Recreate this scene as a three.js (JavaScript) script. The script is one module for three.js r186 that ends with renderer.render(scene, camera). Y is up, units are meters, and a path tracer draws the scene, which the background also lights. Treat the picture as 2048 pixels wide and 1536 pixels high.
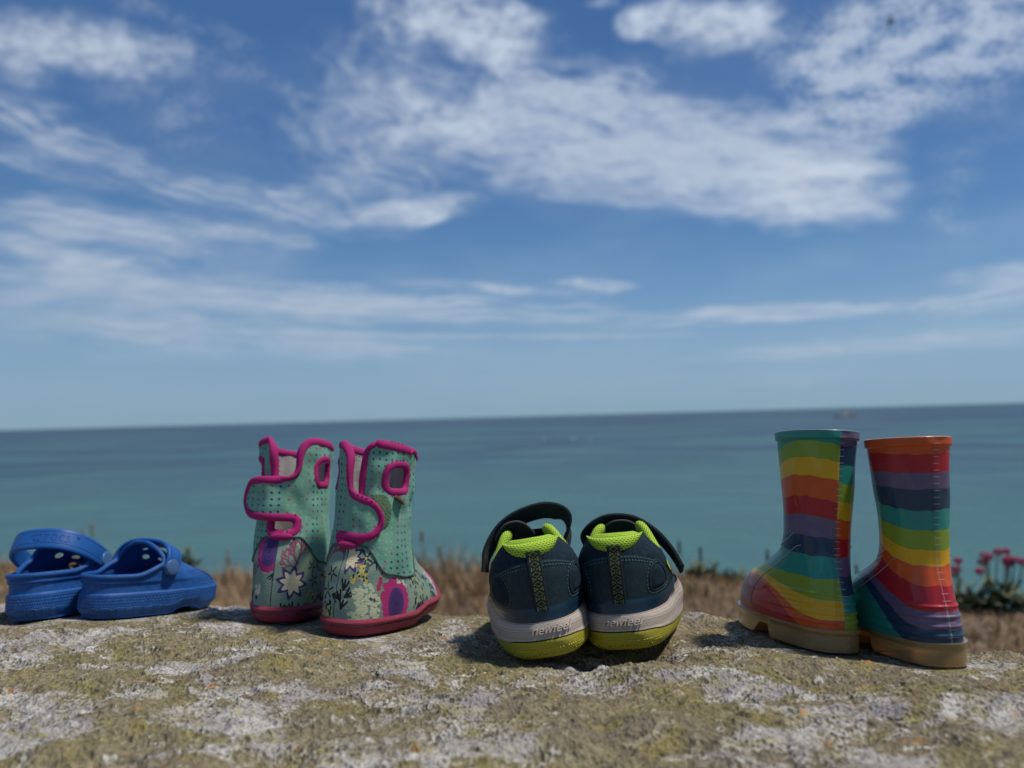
import * as THREE from 'three';
import { createNoise2D, createNoise3D } from 'simplex-noise';
import { mergeGeometries } from 'three/addons/utils/BufferGeometryUtils.js';
import { TextGeometry } from 'three/addons/geometries/TextGeometry.js';
import { FontLoader } from 'three/addons/loaders/FontLoader.js';

// ------------------------------------------------------------------ camera, sky, sun, exposure
const scene = new THREE.Scene();
const F = 1539;                                        // focal length in pixels of the 2048 x 1536 photograph
const EYE = 0.17, SEA = -30;                           // eye above the rock's top, sea level
const camera = new THREE.PerspectiveCamera(2 * Math.atan(768 / F) * 180 / Math.PI, 4 / 3, 0.02, 120000);
camera.position.set(0, EYE, 0);
camera.rotation.order = 'YXZ';
camera.rotation.set(Math.atan(65.5 / F), 0, -1.54 * Math.PI / 180);
camera.focus = 0.57;
camera.userData.fStop = 5.2;
camera.updateMatrixWorld(true);

const renderer = new THREE.WebGLRenderer({ antialias: true });
renderer.toneMapping = THREE.LinearToneMapping;
renderer.toneMappingExposure = 1.12;
renderer.shadowMap.enabled = true;

const SUN_DIR = new THREE.Vector3(0.40, 0.89, -0.05).normalize();
const sun = new THREE.DirectionalLight(new THREE.Color(1, 0.955, 0.88), 3.6);
sun.position.copy(SUN_DIR).multiplyScalar(6);
sun.target.position.set(0, 0, -0.6);
sun.castShadow = true;
sun.shadow.radius = 12;
sun.shadow.mapSize.set(4096, 4096);
Object.assign(sun.shadow.camera, { left: -3, right: 3, top: 3, bottom: -3, near: 0.1, far: 20 });
scene.add(sun, sun.target);

// ------------------------------------------------------------------ helpers
let seedState = 20240711;
const rnd = () => { seedState = (seedState + 0x6d2b79f5) | 0; let t = Math.imul(seedState ^ (seedState >>> 15), 1 | seedState); t = (t + Math.imul(t ^ (t >>> 7), 61 | t)) ^ t; return ((t ^ (t >>> 14)) >>> 0) / 4294967296; };
const n2 = createNoise2D(rnd), n2b = createNoise2D(rnd), n3 = createNoise3D(rnd);
const clamp = (x, a = 0, b = 1) => Math.min(b, Math.max(a, x));
const lerp = (a, b, t) => a + (b - a) * t;
const sm = (a, b, x) => { const t = clamp((x - a) / (b - a)); return t * t * (3 - 2 * t); };
const fbm = (x, y, o = 4, n = n2) => { let s = 0, a = 0.5; for (let i = 0; i < o; i++) { s += a * n(x, y); x = x * 2.03 + 17.1; y = y * 2.03 - 9.7; a *= 0.5; } return s; };
const V = (x, y, z) => new THREE.Vector3(x, y, z);
const lin = (hex) => { const c = new THREE.Color(hex); return [c.r, c.g, c.b]; };
const ray = (px, py) => V((px - 1024) / F, -(py - 768) / F, -1).applyQuaternion(camera.quaternion).normalize();
const onPlane = (px, py, y = 0) => { const d = ray(px, py), t = (y - EYE) / d.y; return V(d.x * t, y, d.z * t); };   // where the eye's ray meets level ground

const taken = new Map();
const numbered = (name) => { const k = taken.get(name) ?? 0; taken.set(name, k + 1); return k ? name + '_' + String(k).padStart(3, '0') : name; };
const shade = (m) => { m.castShadow = true; m.receiveShadow = true; return m; };
const obj = (name, geo, mat, parent) => { const m = shade(new THREE.Mesh(geo, mat)); m.name = parent === scene ? numbered(name) : name; parent.add(m); return m; };
const tag = (o, label, category, group, kind) => { Object.assign(o.userData, { label, category }); if (group) o.userData.group = group; if (kind) o.userData.kind = kind; return o; };
const thing = (name, label, category, group) => { const g = new THREE.Group(); g.name = numbered(name); scene.add(g); return tag(g, label, category, group); };

const std = (color, roughness = 0.8, more = {}) => new THREE.MeshPhysicalMaterial({ color: Array.isArray(color) ? new THREE.Color().setRGB(...color) : color, roughness, side: THREE.DoubleSide, ...more });
function tex(w, h, fn, srgb = true, wrap = false) {     // fn(x, y) -> [r, g, b] in sRGB bytes; row 0 at v = 0
  const d = new Uint8Array(w * h * 4);
  for (let y = 0, i = 0; y < h; y++) for (let x = 0; x < w; x++, i += 4) { const c = fn(x, y); d[i] = c[0]; d[i + 1] = c[1]; d[i + 2] = c[2]; d[i + 3] = 255; }
  const t = new THREE.DataTexture(d, w, h); t.magFilter = THREE.LinearFilter; t.minFilter = THREE.LinearFilter;
  if (srgb) t.colorSpace = THREE.SRGBColorSpace;
  if (wrap) t.wrapS = t.wrapT = THREE.RepeatWrapping;
  t.needsUpdate = true; return t;
}
const toS = (l) => 255 * (l <= 0.0031308 ? 12.92 * l : 1.055 * Math.pow(l, 1 / 2.4) - 0.055);
const toS3 = (c) => [toS(clamp(c[0])), toS(clamp(c[1])), toS(clamp(c[2]))];
function canvasTex(w, h, draw, srgb = true) {
  const c = document.createElement('canvas'); c.width = w; c.height = h; draw(c.getContext('2d'), w, h);
  const t = new THREE.CanvasTexture(c); if (srgb) t.colorSpace = THREE.SRGBColorSpace; t.magFilter = THREE.LinearFilter; return t;
}
const noiseBump = (w, f, o = 3, seed = 0) => tex(w, w, (x, y) => { const a = x / w * Math.PI * 2, b = y / w * Math.PI * 2, v = 128 + 127 * clamp(n3(Math.cos(a) * f + seed, Math.sin(a) * f, Math.cos(b) * f) * 0.6 + n3(Math.sin(b) * f, Math.cos(a) * f * 2, Math.sin(a) * f * 2 + seed) * 0.5, -1, 1); return [v, v, v]; }, false, true);

// a worn surface: the colour with mottling, dust specks and a few pale scuffs
function worn(color, dust, seed, rep = [1, 1]) {
  const t = tex(512, 512, (x, y) => {
    const a = x / 512 * Math.PI * 2, b = y / 512 * Math.PI * 2, m = n3(Math.cos(a) * 1.6 + seed, Math.sin(a) * 1.6, Math.cos(b) * 1.6 + Math.sin(b)), f = n3(Math.cos(a) * 9, Math.sin(a) * 9 + seed, Math.cos(b) * 9), sp = n2(x * 0.45 + seed, y * 0.45), sc = n2b(x * 0.11 + y * 0.02 + seed, y * 0.5);
    const k = clamp(dust * (0.5 * sm(0.1, 0.8, m + 0.5 * f) + 0.9 * sm(0.72, 0.92, sp) + 0.8 * sm(0.86, 0.95, sc))), s = 1 + 0.10 * m + 0.06 * f;
    return toS3(color.map((c, i) => lerp(c * s, [0.30, 0.27, 0.22][i], k)));
  }, true, true);
  t.repeat.set(...rep); return t;
}
// a grid surface; f(u, v) -> Vector3; wrap flags average the normals of the doubled edge
function grid(nu, nv, f, { wrapU = false, wrapV = false, flip = false, uv = (u, v) => [u, v] } = {}) {
  const pos = [], uvs = [], idx = [], W = nu + 1;
  for (let j = 0; j <= nv; j++) for (let i = 0; i <= nu; i++) { const p = f(i / nu, j / nv); pos.push(p.x, p.y, p.z); uvs.push(...uv(i / nu, j / nv)); }
  for (let j = 0; j < nv; j++) for (let i = 0; i < nu; i++) { const a = j * W + i, b = a + 1, c = a + W, d = c + 1; flip ? idx.push(a, c, b, b, c, d) : idx.push(a, b, c, b, d, c); }
  const g = new THREE.BufferGeometry();
  g.setAttribute('position', new THREE.Float32BufferAttribute(pos, 3)); g.setAttribute('uv', new THREE.Float32BufferAttribute(uvs, 2)); g.setIndex(idx); g.computeVertexNormals();
  const n = g.attributes.normal, same = (a, b) => { const s = V().fromBufferAttribute(n, a).add(V().fromBufferAttribute(n, b)).normalize(); n.setXYZ(a, s.x, s.y, s.z); n.setXYZ(b, s.x, s.y, s.z); };
  if (wrapU) for (let j = 0; j <= nv; j++) same(j * W, j * W + nu);
  if (wrapV) for (let i = 0; i <= nu; i++) same(i, nv * W + i);
  return g;
}
// a grid surface of which only the region keep(u, v, p) > 0 is kept, cut cleanly; returns the geometry and the cut loops
function sheet({ u0 = 0, u1 = 1, v0 = 0, v1 = 1, nu, nv, pos, keep, uv = (u, v) => [u, v], flip = false }) {
  const W = nu + 1, U = (i) => u0 + (u1 - u0) * i / nu, Vv = (j) => v0 + (v1 - v0) * j / nv;
  const P = [], K = [];
  for (let j = 0; j <= nv; j++) for (let i = 0; i <= nu; i++) { const p = pos(U(i), Vv(j)); P.push(p); K.push(keep(U(i), Vv(j), p)); }
  const out = [], outUv = [], idx = [], made = new Map(), links = new Map();
  const vert = (a) => { if (!made.has(a)) { made.set(a, out.length); out.push(P[a]); outUv.push(uv(U(a % W), Vv(Math.floor(a / W)))); } return made.get(a); };
  const cut = (a, b) => {
    if (a > b) [a, b] = [b, a];
    const key = a + '_' + b;
    if (!made.has(key)) {
      let t = K[a] / (K[a] - K[b]); const ua = U(a % W), va = Vv(Math.floor(a / W)), ub = U(b % W), vb = Vv(Math.floor(b / W));
      let lo = 0, hi = 1; const pa = K[a] > 0;
      for (let k = 0; k < 7; k++) { const u = lerp(ua, ub, t), v = lerp(va, vb, t), q = keep(u, v, pos(u, v)) > 0; if (q === pa) lo = t; else hi = t; t = (lo + hi) / 2; }
      made.set(key, out.length); out.push(pos(lerp(ua, ub, t), lerp(va, vb, t))); outUv.push(uv(lerp(ua, ub, t), lerp(va, vb, t)));
    }
    return made.get(key);
  };
  const tri = (t) => {
    const poly = [], cuts = [];
    for (let k = 0; k < 3; k++) { const a = t[k], b = t[(k + 1) % 3]; if (K[a] > 0) poly.push(vert(a)); if ((K[a] > 0) !== (K[b] > 0)) { const c = cut(a, b); poly.push(c); cuts.push(c); } }
    for (let k = 2; k < poly.length; k++) idx.push(poly[0], poly[k - 1], poly[k]);
    if (cuts.length === 2) for (const [a, b] of [cuts, [cuts[1], cuts[0]]]) { if (!links.has(a)) links.set(a, []); links.get(a).push(b); }
  };
  for (let j = 0; j < nv; j++) for (let i = 0; i < nu; i++) { const a = j * W + i, b = a + 1, c = a + W, d = c + 1; tri(flip ? [a, c, b] : [a, b, c]); tri(flip ? [b, c, d] : [b, d, c]); }
  const loops = [], seen = new Set();
  const ends = [...links.keys()].sort((a, b) => links.get(a).length - links.get(b).length);
  for (const s of ends) {
    if (seen.has(s)) continue;
    const loop = [s]; seen.add(s);
    for (let at = s; ;) { const nx = links.get(at).find((k) => !seen.has(k)); if (nx === undefined) break; seen.add(nx); loop.push(nx); at = nx; }
    loops.push(loop.map((k) => out[k].clone()));
  }
  const g = new THREE.BufferGeometry();
  g.setAttribute('position', new THREE.Float32BufferAttribute(out.flatMap((p) => [p.x, p.y, p.z]), 3)); g.setAttribute('uv', new THREE.Float32BufferAttribute(outUv.flat(), 2)); g.setIndex(idx); g.computeVertexNormals();
  return { geo: g, loops: loops.sort((a, b) => b.length - a.length) };
}
// resample a polyline evenly and smooth it
function even(pts, n, closed, rounds = 1) {
  let p = closed ? [...pts, pts[0]] : pts, len = [0];
  for (let i = 1; i < p.length; i++) len.push(len[i - 1] + p[i].distanceTo(p[i - 1]));
  const total = len[len.length - 1], out = []; let k = 1;
  for (let i = 0; i < (closed ? n : n + 1); i++) { const s = total * i / n; while (k < p.length - 1 && len[k] < s) k++; out.push(p[k - 1].clone().lerp(p[k], clamp((s - len[k - 1]) / Math.max(1e-9, len[k] - len[k - 1])))); }
  for (let r = 0; r < rounds; r++) { const c = out.map((q) => q.clone()), m = out.length; for (let i = 0; i < m; i++) { if (!closed && (i === 0 || i === m - 1)) continue; out[i].copy(c[(i + m - 1) % m]).add(c[(i + 1) % m]).addScaledVector(c[i], 2).multiplyScalar(0.25); } }
  return out;
}
// sweep a closed section (list of [along b, along n]) along points with given normals
function sweep(pts, normals, section, closed = false, scale = () => 1) {
  const n = pts.length, m = section.length, N = closed ? n : n - 1, frames = [];
  for (let i = 0; i < n; i++) {
    const t = (closed ? pts[(i + 1) % n] : pts[Math.min(n - 1, i + 1)]).clone().sub(closed ? pts[(i + n - 1) % n] : pts[Math.max(0, i - 1)]).normalize();
    const nn = normals[i].clone().addScaledVector(t, -normals[i].dot(t)).normalize(); frames.push([V().crossVectors(t, nn), nn]);
  }
  const at = (i, k) => { const f = frames[i % n], s = section[k % m], q = scale(i / (n - 1)); return pts[i % n].clone().addScaledVector(f[0], s[0] * q).addScaledVector(f[1], s[1] * q); };
  const g = grid(m, N, (u, v) => at(Math.round(v * N), Math.round(u * m)), { wrapU: true, wrapV: closed, flip: true });
  if (closed) return g;
  const caps = [0, n - 1].map((e) => {
    const c = section.map((_, k) => at(e, k)), mid = c.reduce((a, b) => a.add(b), V(0, 0, 0)).multiplyScalar(1 / m), cg = new THREE.BufferGeometry(), pos = [mid, ...section.map((_, k) => at(e, k))], ix = [];
    for (let k = 0; k < m; k++) e ? ix.push(0, 1 + (k + 1) % m, 1 + k) : ix.push(0, 1 + k, 1 + (k + 1) % m);
    cg.setAttribute('position', new THREE.Float32BufferAttribute(pos.flatMap((p) => [p.x, p.y, p.z]), 3)); cg.setAttribute('uv', new THREE.Float32BufferAttribute(pos.flatMap(() => [0.5, 0.02]), 2)); cg.setIndex(ix); cg.computeVertexNormals(); return cg;
  });
  return mergeGeometries([g, ...caps]);
}
const oval = (a, b, k = 12) => Array.from({ length: k }, (_, i) => [a * Math.cos(i / k * 2 * Math.PI), b * Math.sin(i / k * 2 * Math.PI)]);
const slab = (a, b, r = 0.35, k = 20) => Array.from({ length: k }, (_, i) => { const t = i / k * 2 * Math.PI, c = Math.cos(t), s = Math.sin(t); return [a * Math.sign(c) * Math.pow(Math.abs(c), r), b * Math.sign(s) * Math.pow(Math.abs(s), r)]; });
const tube = (pts, r, n = 24, closed = false, seg = 8) => new THREE.TubeGeometry(new THREE.CatmullRomCurve3(pts, closed, 'centripetal'), n, r, seg, closed);
const curvePts = (pts, n, closed = false) => new THREE.CatmullRomCurve3(pts, closed, 'centripetal').getSpacedPoints(n);

// a shoe-shaped body from level slices: phi = 0 at the heel's back, + to the right, +-pi at the toe; knots give y, heel z0, toe z1, half widths near heel (wh) and toe (wt), squareness p
class Body {
  constructor(rows) { this.rows = rows; }
  par(y) {
    const R = this.rows; let k = 0; while (k < R.length - 2 && y > R[k + 1][0]) k++;
    const a = R[Math.max(0, k - 1)], b = R[k], c = R[k + 1], d = R[Math.min(R.length - 1, k + 2)], h = c[0] - b[0], t = clamp((y - b[0]) / h), t2 = t * t, t3 = t2 * t, out = [];
    for (let i = 1; i < b.length; i++) {
      const s = (c[i] - b[i]) / h, s0 = a === b ? s : (b[i] - a[i]) / (b[0] - a[0]), s1 = d === c ? s : (d[i] - c[i]) / (d[0] - c[0]);
      const m0 = s0 * s <= 0 ? 0 : (2 * s0 * s) / (s0 + s), m1 = s1 * s <= 0 ? 0 : (2 * s1 * s) / (s1 + s);
      out.push((2 * t3 - 3 * t2 + 1) * b[i] + (t3 - 2 * t2 + t) * h * m0 + (-2 * t3 + 3 * t2) * c[i] + (t3 - t2) * h * m1);
    }
    return out;
  }
  at(phi, y) {
    const [z0, z1, wh, wt, p = 0.8] = this.par(y), s = (1 - Math.cos(phi)) / 2, sn = Math.sin(phi), w = lerp(wh, wt, sm(0.15, 0.75, s));
    return V(Math.sign(sn) * Math.pow(Math.abs(sn), p) * w, y, z0 + (z1 - z0) * s);
  }
  n(phi, y) { const e = 2e-3, f = 4e-4, a = this.at(phi + e, y).sub(this.at(phi - e, y)), b = this.at(phi, y + f).sub(this.at(phi, y - f)); return a.cross(b).normalize(); }
  off(phi, y, d) { return this.at(phi, y).addScaledVector(this.n(phi, y), d); }
}
// solid sole: side wall between yBot(s) and yTop(s) with bulge(v), closed above and below; outline(phi) -> [x, z, s]
function soleGeo(outline, yTop, yBot, bulge = () => 0, n = 160, nv = 10) {
  const P = (phi, v) => { const [x, z, s] = outline(phi), e = 0.01, a = outline(phi + e), b = outline(phi - e), nx = -(a[1] - b[1]), nz = a[0] - b[0], l = Math.hypot(nx, nz) || 1, k = bulge(v, s); return V(x - 0 + (nx / l) * k, lerp(yBot(s), yTop(s), v), z + (nz / l) * k); };
  const side = grid(n, nv, (u, v) => P(-Math.PI + u * 2 * Math.PI, v), { wrapU: true });
  const cap = (v, flip) => grid(8, n / 2, (u, t) => P(-t * Math.PI, v).lerp(P(t * Math.PI, v), u), { flip });
  return mergeGeometries([side, cap(0, true), cap(1, false)]);
}

// ------------------------------------------------------------------ the sky: clear air and clouds by direction
function makeSky() {
  const W = 4096, H = 2048, data = new Float32Array(W * H * 4);
  const grad = [[0, 0.215, 0.325, 0.415], [2.5, 0.218, 0.338, 0.452], [5, 0.200, 0.330, 0.475], [9, 0.132, 0.258, 0.440], [13, 0.088, 0.198, 0.388], [19, 0.063, 0.149, 0.330], [29, 0.044, 0.112, 0.275], [50, 0.035, 0.095, 0.265], [90, 0.03, 0.085, 0.24]];
  const air = (el) => { let k = 0; while (k < grad.length - 2 && el > grad[k + 1][0]) k++; const a = grad[k], b = grad[k + 1], t = clamp((el - a[0]) / (b[0] - a[0])); return [1, 2, 3].map((i) => lerp(a[i], b[i], t)); };
  // clouds of the photograph: pixel centre, half sizes in pixels, turn in degrees (clockwise), strength, kind (0 soft stratus, 1 heaped, 2 ripples)
  const list = [
    [205, 98, 140, 54, 6, 1.25, 1], [-5, 90, 90, 60, 10, 0.85, 1], [50, 240, 170, 50, 14, 0.7, 0], [330, 215, 190, 150, 20, 0.44, 2], [520, 140, 120, 45, 30, 0.46, 2], [330, 45, 110, 60, 30, 0.36, 2],
    [900, 40, 190, 70, 8, 0.95, 1], [1010, 75, 60, 60, 0, 0.7, 1], [1425, 48, 155, 58, 8, 1.05, 1], [1290, 45, 45, 30, 0, 0.5, 1], [1190, 5, 50, 15, 0, 0.6, 1],
    [1660, 90, 120, 80, -10, 0.75, 2], [1850, 120, 270, 120, -12, 0.75, 2], [1720, 190, 170, 80, -25, 0.62, 2], [1960, 40, 160, 90, 10, 0.6, 2],
    [1000, 165, 60, 50, -60, 0.6, 1], [890, 240, 130, 60, 5, 0.78, 1], [1120, 255, 360, 120, 10, 0.85, 0], [1300, 320, 380, 100, 6, 0.85, 0], [1520, 340, 230, 100, 14, 0.9, 0], [1640, 375, 150, 82, 10, 1.0, 1], [1200, 180, 200, 60, 10, 0.55, 0], [720, 330, 180, 120, 30, 0.50, 0], [740, 200, 160, 150, 50, 0.38, 0],
    [830, 420, 160, 32, -9, 0.95, 1], [350, 370, 330, 45, 11, 0.58, 0], [560, 400, 110, 40, 6, 0.62, 0], [180, 440, 300, 34, 5, 0.60, 0], [480, 465, 150, 17, 7, 0.70, 0], [110, 505, 150, 34, 8, 0.85, 1], [250, 490, 260, 60, 4, 0.35, 0], [40, 330, 120, 20, 10, 0.55, 0],
    [190, 575, 290, 34, 3, 0.72, 0], [760, 612, 470, 36, 1, 0.98, 0], [1000, 577, 210, 12, 3, 0.8, 0], [1180, 569, 75, 13, 5, 0.95, 0], [660, 570, 100, 10, 0, 0.55, 0], [1500, 630, 290, 23, -2, 0.92, 0], [1840, 612, 70, 10, -5, 0.5, 0],
    [1990, 600, 150, 26, -10, 0.78, 0], [2020, 548, 110, 34, -5, 0.75, 1], [1900, 470, 110, 60, -10, 0.36, 2], [1940, 330, 120, 60, -40, 0.34, 2], [1860, 680, 400, 22, -3, 0.66, 0], [1000, 673, 500, 8, 0, 0.6, 0], [250, 640, 460, 70, 2, 0.60, 0], [620, 690, 460, 34, 2, 0.55, 0], [250, 540, 380, 120, 3, 0.34, 0], [1500, 760, 900, 50, -2, 0.22, 0],
  ].map(([px, py, rx, ry, turn, amp, kind]) => { const d = ray(px, py), t = (turn + 1.54) * Math.PI / 180; return { az: Math.atan2(d.x, -d.z), el: Math.asin(d.y), rx: rx * (px < 700 ? 0.92 : 0.95) / F, ry: ry * (px < 700 ? 0.88 : 0.92) / F, c: Math.cos(t), s: Math.sin(t), amp: amp * (px < 640 && py < 270 ? 0.84 : 1) * (kind === 0 ? (px < 700 ? 0.84 : 0.90) : kind === 1 ? 0.90 : 0.95), kind }; });
  const put = (row, col, out) => {
    const el = ((row + 0.5) / H - 0.5) * Math.PI, deg = el * 180 / Math.PI, base = air(Math.max(0, deg));
    const round = ((col + 0.5) / W - 0.5) * 2 * Math.PI, dx = Math.cos(round) * Math.cos(el), dz = Math.sin(round) * Math.cos(el), az = Math.atan2(dx, -dz), dy = Math.sin(el), toSun = dx * SUN_DIR.x + dy * SUN_DIR.y + dz * SUN_DIR.z;
    const cov = [0, 0, 0], warpX = fbm(az * 6, el * 10, 3) * 0.040, warpY = fbm(az * 6 + 40, el * 10, 3) * 0.016;
    if (Math.abs(az) < 0.80 && deg < 34) for (const b of list) {
      const ax = (az + warpX - b.az) * Math.cos(b.el), ay = -(el + warpY * Math.min(1, b.ry * 25) - b.el), u = (ax * b.c + ay * b.s) / b.rx, v = (-ax * b.s + ay * b.c) / b.ry, r = u * u + v * v;
      if (r < 2.2) { const w = b.amp * Math.pow(1 - r / 2.2, 1.6) * (b.kind ? 1 : clamp(1 + 0.95 * fbm(u * 1.1 + b.az * 40, v * 2.3 + b.el * 90, 3), 0, 1.4)); cov[b.kind] = 1 - (1 - cov[b.kind]) * (1 - Math.min(0.98, w)); }
    }
    const outside = Math.max(sm(0.64, 0.80, Math.abs(az)), sm(29.5, 34, deg));
    if (outside > 0) {                                   // the same broken cloud goes on beyond the frame
      const k = 1 / (dy + 0.12), c0 = sm(0.05, 0.75, fbm(dx * k * 1.3 + 5, dz * k * 1.3, 4) + 0.22);
      cov[0] = lerp(cov[0], c0 * 0.8, outside); cov[1] *= 1 - outside; cov[2] *= 1 - outside;
    }
    const flat = lerp(3.4, 1.5, sm(0.05, 0.4, el));      // clouds near the horizon are drawn out along it
    const soft = fbm(az * 17 / flat + warpX * 6, el * 22 + warpY * 10, 5), fine = fbm(az * 52 / flat, el * 52, 4, n2b), rip = fbm(az * 74 + el * 30, el * 110 - az * 24, 3, n2b);
    const a0 = cov[0] > 0.01 ? sm(0.08, 1.15, cov[0] * (1.0 + soft * lerp(0.9, 0.30, cov[0]) + fine * 0.10)) * 0.84 : 0;
    const a1 = cov[1] > 0.01 ? sm(0.12, 1.08, cov[1] * (1.0 + soft * 0.50 + fine * 0.30)) * 0.92 : 0;
    const a2 = cov[2] > 0.01 ? sm(0.18, 1.2, cov[2] * (1.0 + rip * 0.40 + soft * 0.9)) * 0.76 : 0;
    const alpha = 1 - (1 - a0) * (1 - a1) * (1 - a2), bright = 0.94 + 0.22 * toSun + 0.16 * soft * a1 + 0.05 * fine - 0.08 * sm(0.75, 1, a0), low = sm(16, 2, deg);
    const glow = 1 + 0.16 * sm(-0.1, 0.9, toSun) + 0.30 * sm(0.7, 1, toSun), thin = 0.10 * sm(-0.4, 0.7, fbm(az * 3, el * 8, 3)) * sm(34, 10, deg);
    for (let i = 0; i < 3; i++) { const c = lerp([0.455, 0.525, 0.625][i], [0.40, 0.475, 0.57][i], low) * bright; out[i] = lerp(lerp(base[i] * glow, c, thin), c, alpha * 0.96); }
  };
  const px = [0, 0, 0], fill = (r0, c0, n) => { for (let r = r0; r < Math.min(H, r0 + n); r++) for (let c = c0; c < Math.min(W, c0 + n); c++) { const o = (r * W + c) * 4; data[o] = px[0]; data[o + 1] = px[1]; data[o + 2] = px[2]; data[o + 3] = 1; } };
  const B = 4, inView = (r, c) => { const el = ((r + 2) / H - 0.5) * 180, az = ((c + 2) / W - 0.5) * 360 + 90; return el < 36 && Math.abs(((az + 540) % 360) - 180) < 48; };
  for (let r = 0; r < H; r += B) for (let c = 0; c < W; c += B) {        // coarse blocks where the picture does not look, single pixels where it does
    if (r + B < H / 2 - 2) { px[0] = 0.06; px[1] = 0.12; px[2] = 0.15; fill(r, c, B); } else if (!inView(r, c)) { put(r + 1.5, c + 1.5, px); fill(r, c, B); } else for (let i = 0; i < B; i++) for (let j = 0; j < B; j++) { put(r + i, c + j, px); fill(r + i, c + j, 1); }
  }
  const t = new THREE.DataTexture(data, W, H, THREE.RGBAFormat, THREE.FloatType);
  t.mapping = THREE.EquirectangularReflectionMapping; t.magFilter = THREE.LinearFilter; t.minFilter = THREE.LinearFilter; t.needsUpdate = true;
  return t;
}
scene.background = makeSky();
scene.environment = scene.background;

// ------------------------------------------------------------------ the sea
{
  const na = 360, nr = 420, pos = [], col = [], idx = [], uv = [];
  const deep = [0.031, 0.060, 0.088], mid = [0.042, 0.092, 0.116], shoal = [0.052, 0.130, 0.128];
  for (let j = 0; j <= nr; j++) for (let i = 0; i <= na; i++) {
    const a = lerp(-1.25, 1.25, i / na), d = 60 * Math.pow(70000 / 60, j / nr), x = Math.sin(a) * d, z = -Math.cos(a) * d;
    pos.push(x, SEA, z); uv.push(x / 60, z / 60);
    const l = Math.log(d), s = x / d * 4, broad = fbm(s * 0.6 + 3, l * 4.2, 3), streak = fbm(s * 1.1 + 11 + l, l * 9, 4, n2b), shore = 1 - sm(120, 620, d + x * 0.15 + broad * 220);
    const sh = clamp(0.75 * shore + 0.75 * sm(-0.05, 0.45, broad + 0.7 * streak) * sm(3600, 300, d)), dp = clamp(sm(-0.1, 0.35, -broad + 0.7 * streak) * 0.9 + 0.4 * sm(300, 2500, d));
    for (let k = 0; k < 3; k++) col.push(lerp(lerp(mid[k], deep[k], dp * (1 - sh)), shoal[k], sh));   // open water, and turquoise where pale sand lies under it
    if (i < na && j < nr) { const q = j * (na + 1) + i; idx.push(q, q + 1, q + na + 1, q + 1, q + na + 2, q + na + 1); }
  }
  const g = new THREE.BufferGeometry();
  g.setAttribute('position', new THREE.Float32BufferAttribute(pos, 3)); g.setAttribute('color', new THREE.Float32BufferAttribute(col, 3)); g.setAttribute('uv', new THREE.Float32BufferAttribute(uv, 2)); g.setIndex(idx); g.computeVertexNormals();
  const ripples = tex(512, 512, (x, y) => { const a = x / 512 * Math.PI * 2, b = y / 512 * Math.PI * 2; let v = 0; for (let k = 1; k < 15; k++) v += Math.sin(a * ((k * 7) % 11 - 5) * 2 + b * (k * 2 + 3) + k * k) / (2 + k * 0.4); v = 128 + 26 * v + 26 * n3(Math.cos(a) * 4, Math.sin(a) * 4, Math.cos(b) * 9 + Math.sin(b) * 5); return [v, v, v]; }, false, true);
  const m = new THREE.MeshPhysicalMaterial({ vertexColors: true, roughness: 0.42, ior: 1.333, specularIntensity: 0.55, bumpMap: ripples, bumpScale: 0.9, side: THREE.DoubleSide });
  tag(obj('sea', g, m, scene), 'calm blue green sea stretching out to the horizon', 'sea', null, 'structure');
}

// ------------------------------------------------------------------ rock: a lichen covered ledge that the shoes stand on
const rowD = (x) => lerp(0.67, 0.535, sm(-0.42, 0.0, x)) - 0.035 * sm(0.0, 0.3, x);           // distance of the line of heels from the eye
const edgeD = (x) => { const k = [[-0.9, 0.90], [-0.5, 0.86], [-0.34, 0.83], [-0.24, 0.765], [-0.05, 0.742], [0.16, 0.715], [0.24, 0.665], [0.31, 0.578], [0.36, 0.52], [0.44, 0.45], [0.7, 0.36]]; let i = 0; while (i < k.length - 2 && x > k[i + 1][0]) i++; return lerp(k[i][1], k[i + 1][1], clamp((x - k[i][0]) / (k[i + 1][0] - k[i][0]))); };
const pads = [];                                        // level places where shoes rest: filled in before the rock is built
const hollows = [[0.070, -0.570, 0.042, 0.034, -0.020]];   // a deep pocket below the trainers' heels
const dents = [                                         // hollows and bumps of the rock: x, z, rx, rz, height
  [-0.02, -0.47, 0.10, 0.03, 0.004], [0.205, -0.46, 0.05, 0.022, 0.006], [0.235, -0.43, 0.03, 0.02, 0.007],
  [-0.27, -0.615, 0.09, 0.035, 0.006], [-0.29, -0.565, 0.06, 0.03, -0.005], [-0.10, -0.56, 0.10, 0.03, 0.004], [-0.36, -0.50, 0.12, 0.05, 0.007], [-0.20, -0.43, 0.06, 0.03, 0.006], [0.06, -0.42, 0.12, 0.03, 0.005], [-0.50, -0.66, 0.05, 0.06, 0.018], [0.30, -0.42, 0.09, 0.05, 0.006], [-0.125, -0.395, 0.02, 0.012, -0.007], [0.02, -0.385, 0.02, 0.012, -0.004],
];
function rockBase(x, z) {
  const d = -z;
  let y = -(0.085 + 0.03 * sm(-0.1, -0.35, x)) * Math.max(0, d - rowD(x));
  for (const [cx, cz, rx, rz, h] of dents) { const r = ((x - cx) / rx) ** 2 + ((z - cz) / rz) ** 2; if (r < 9) y += h * Math.exp(-r); }
  return y;
}
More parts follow.
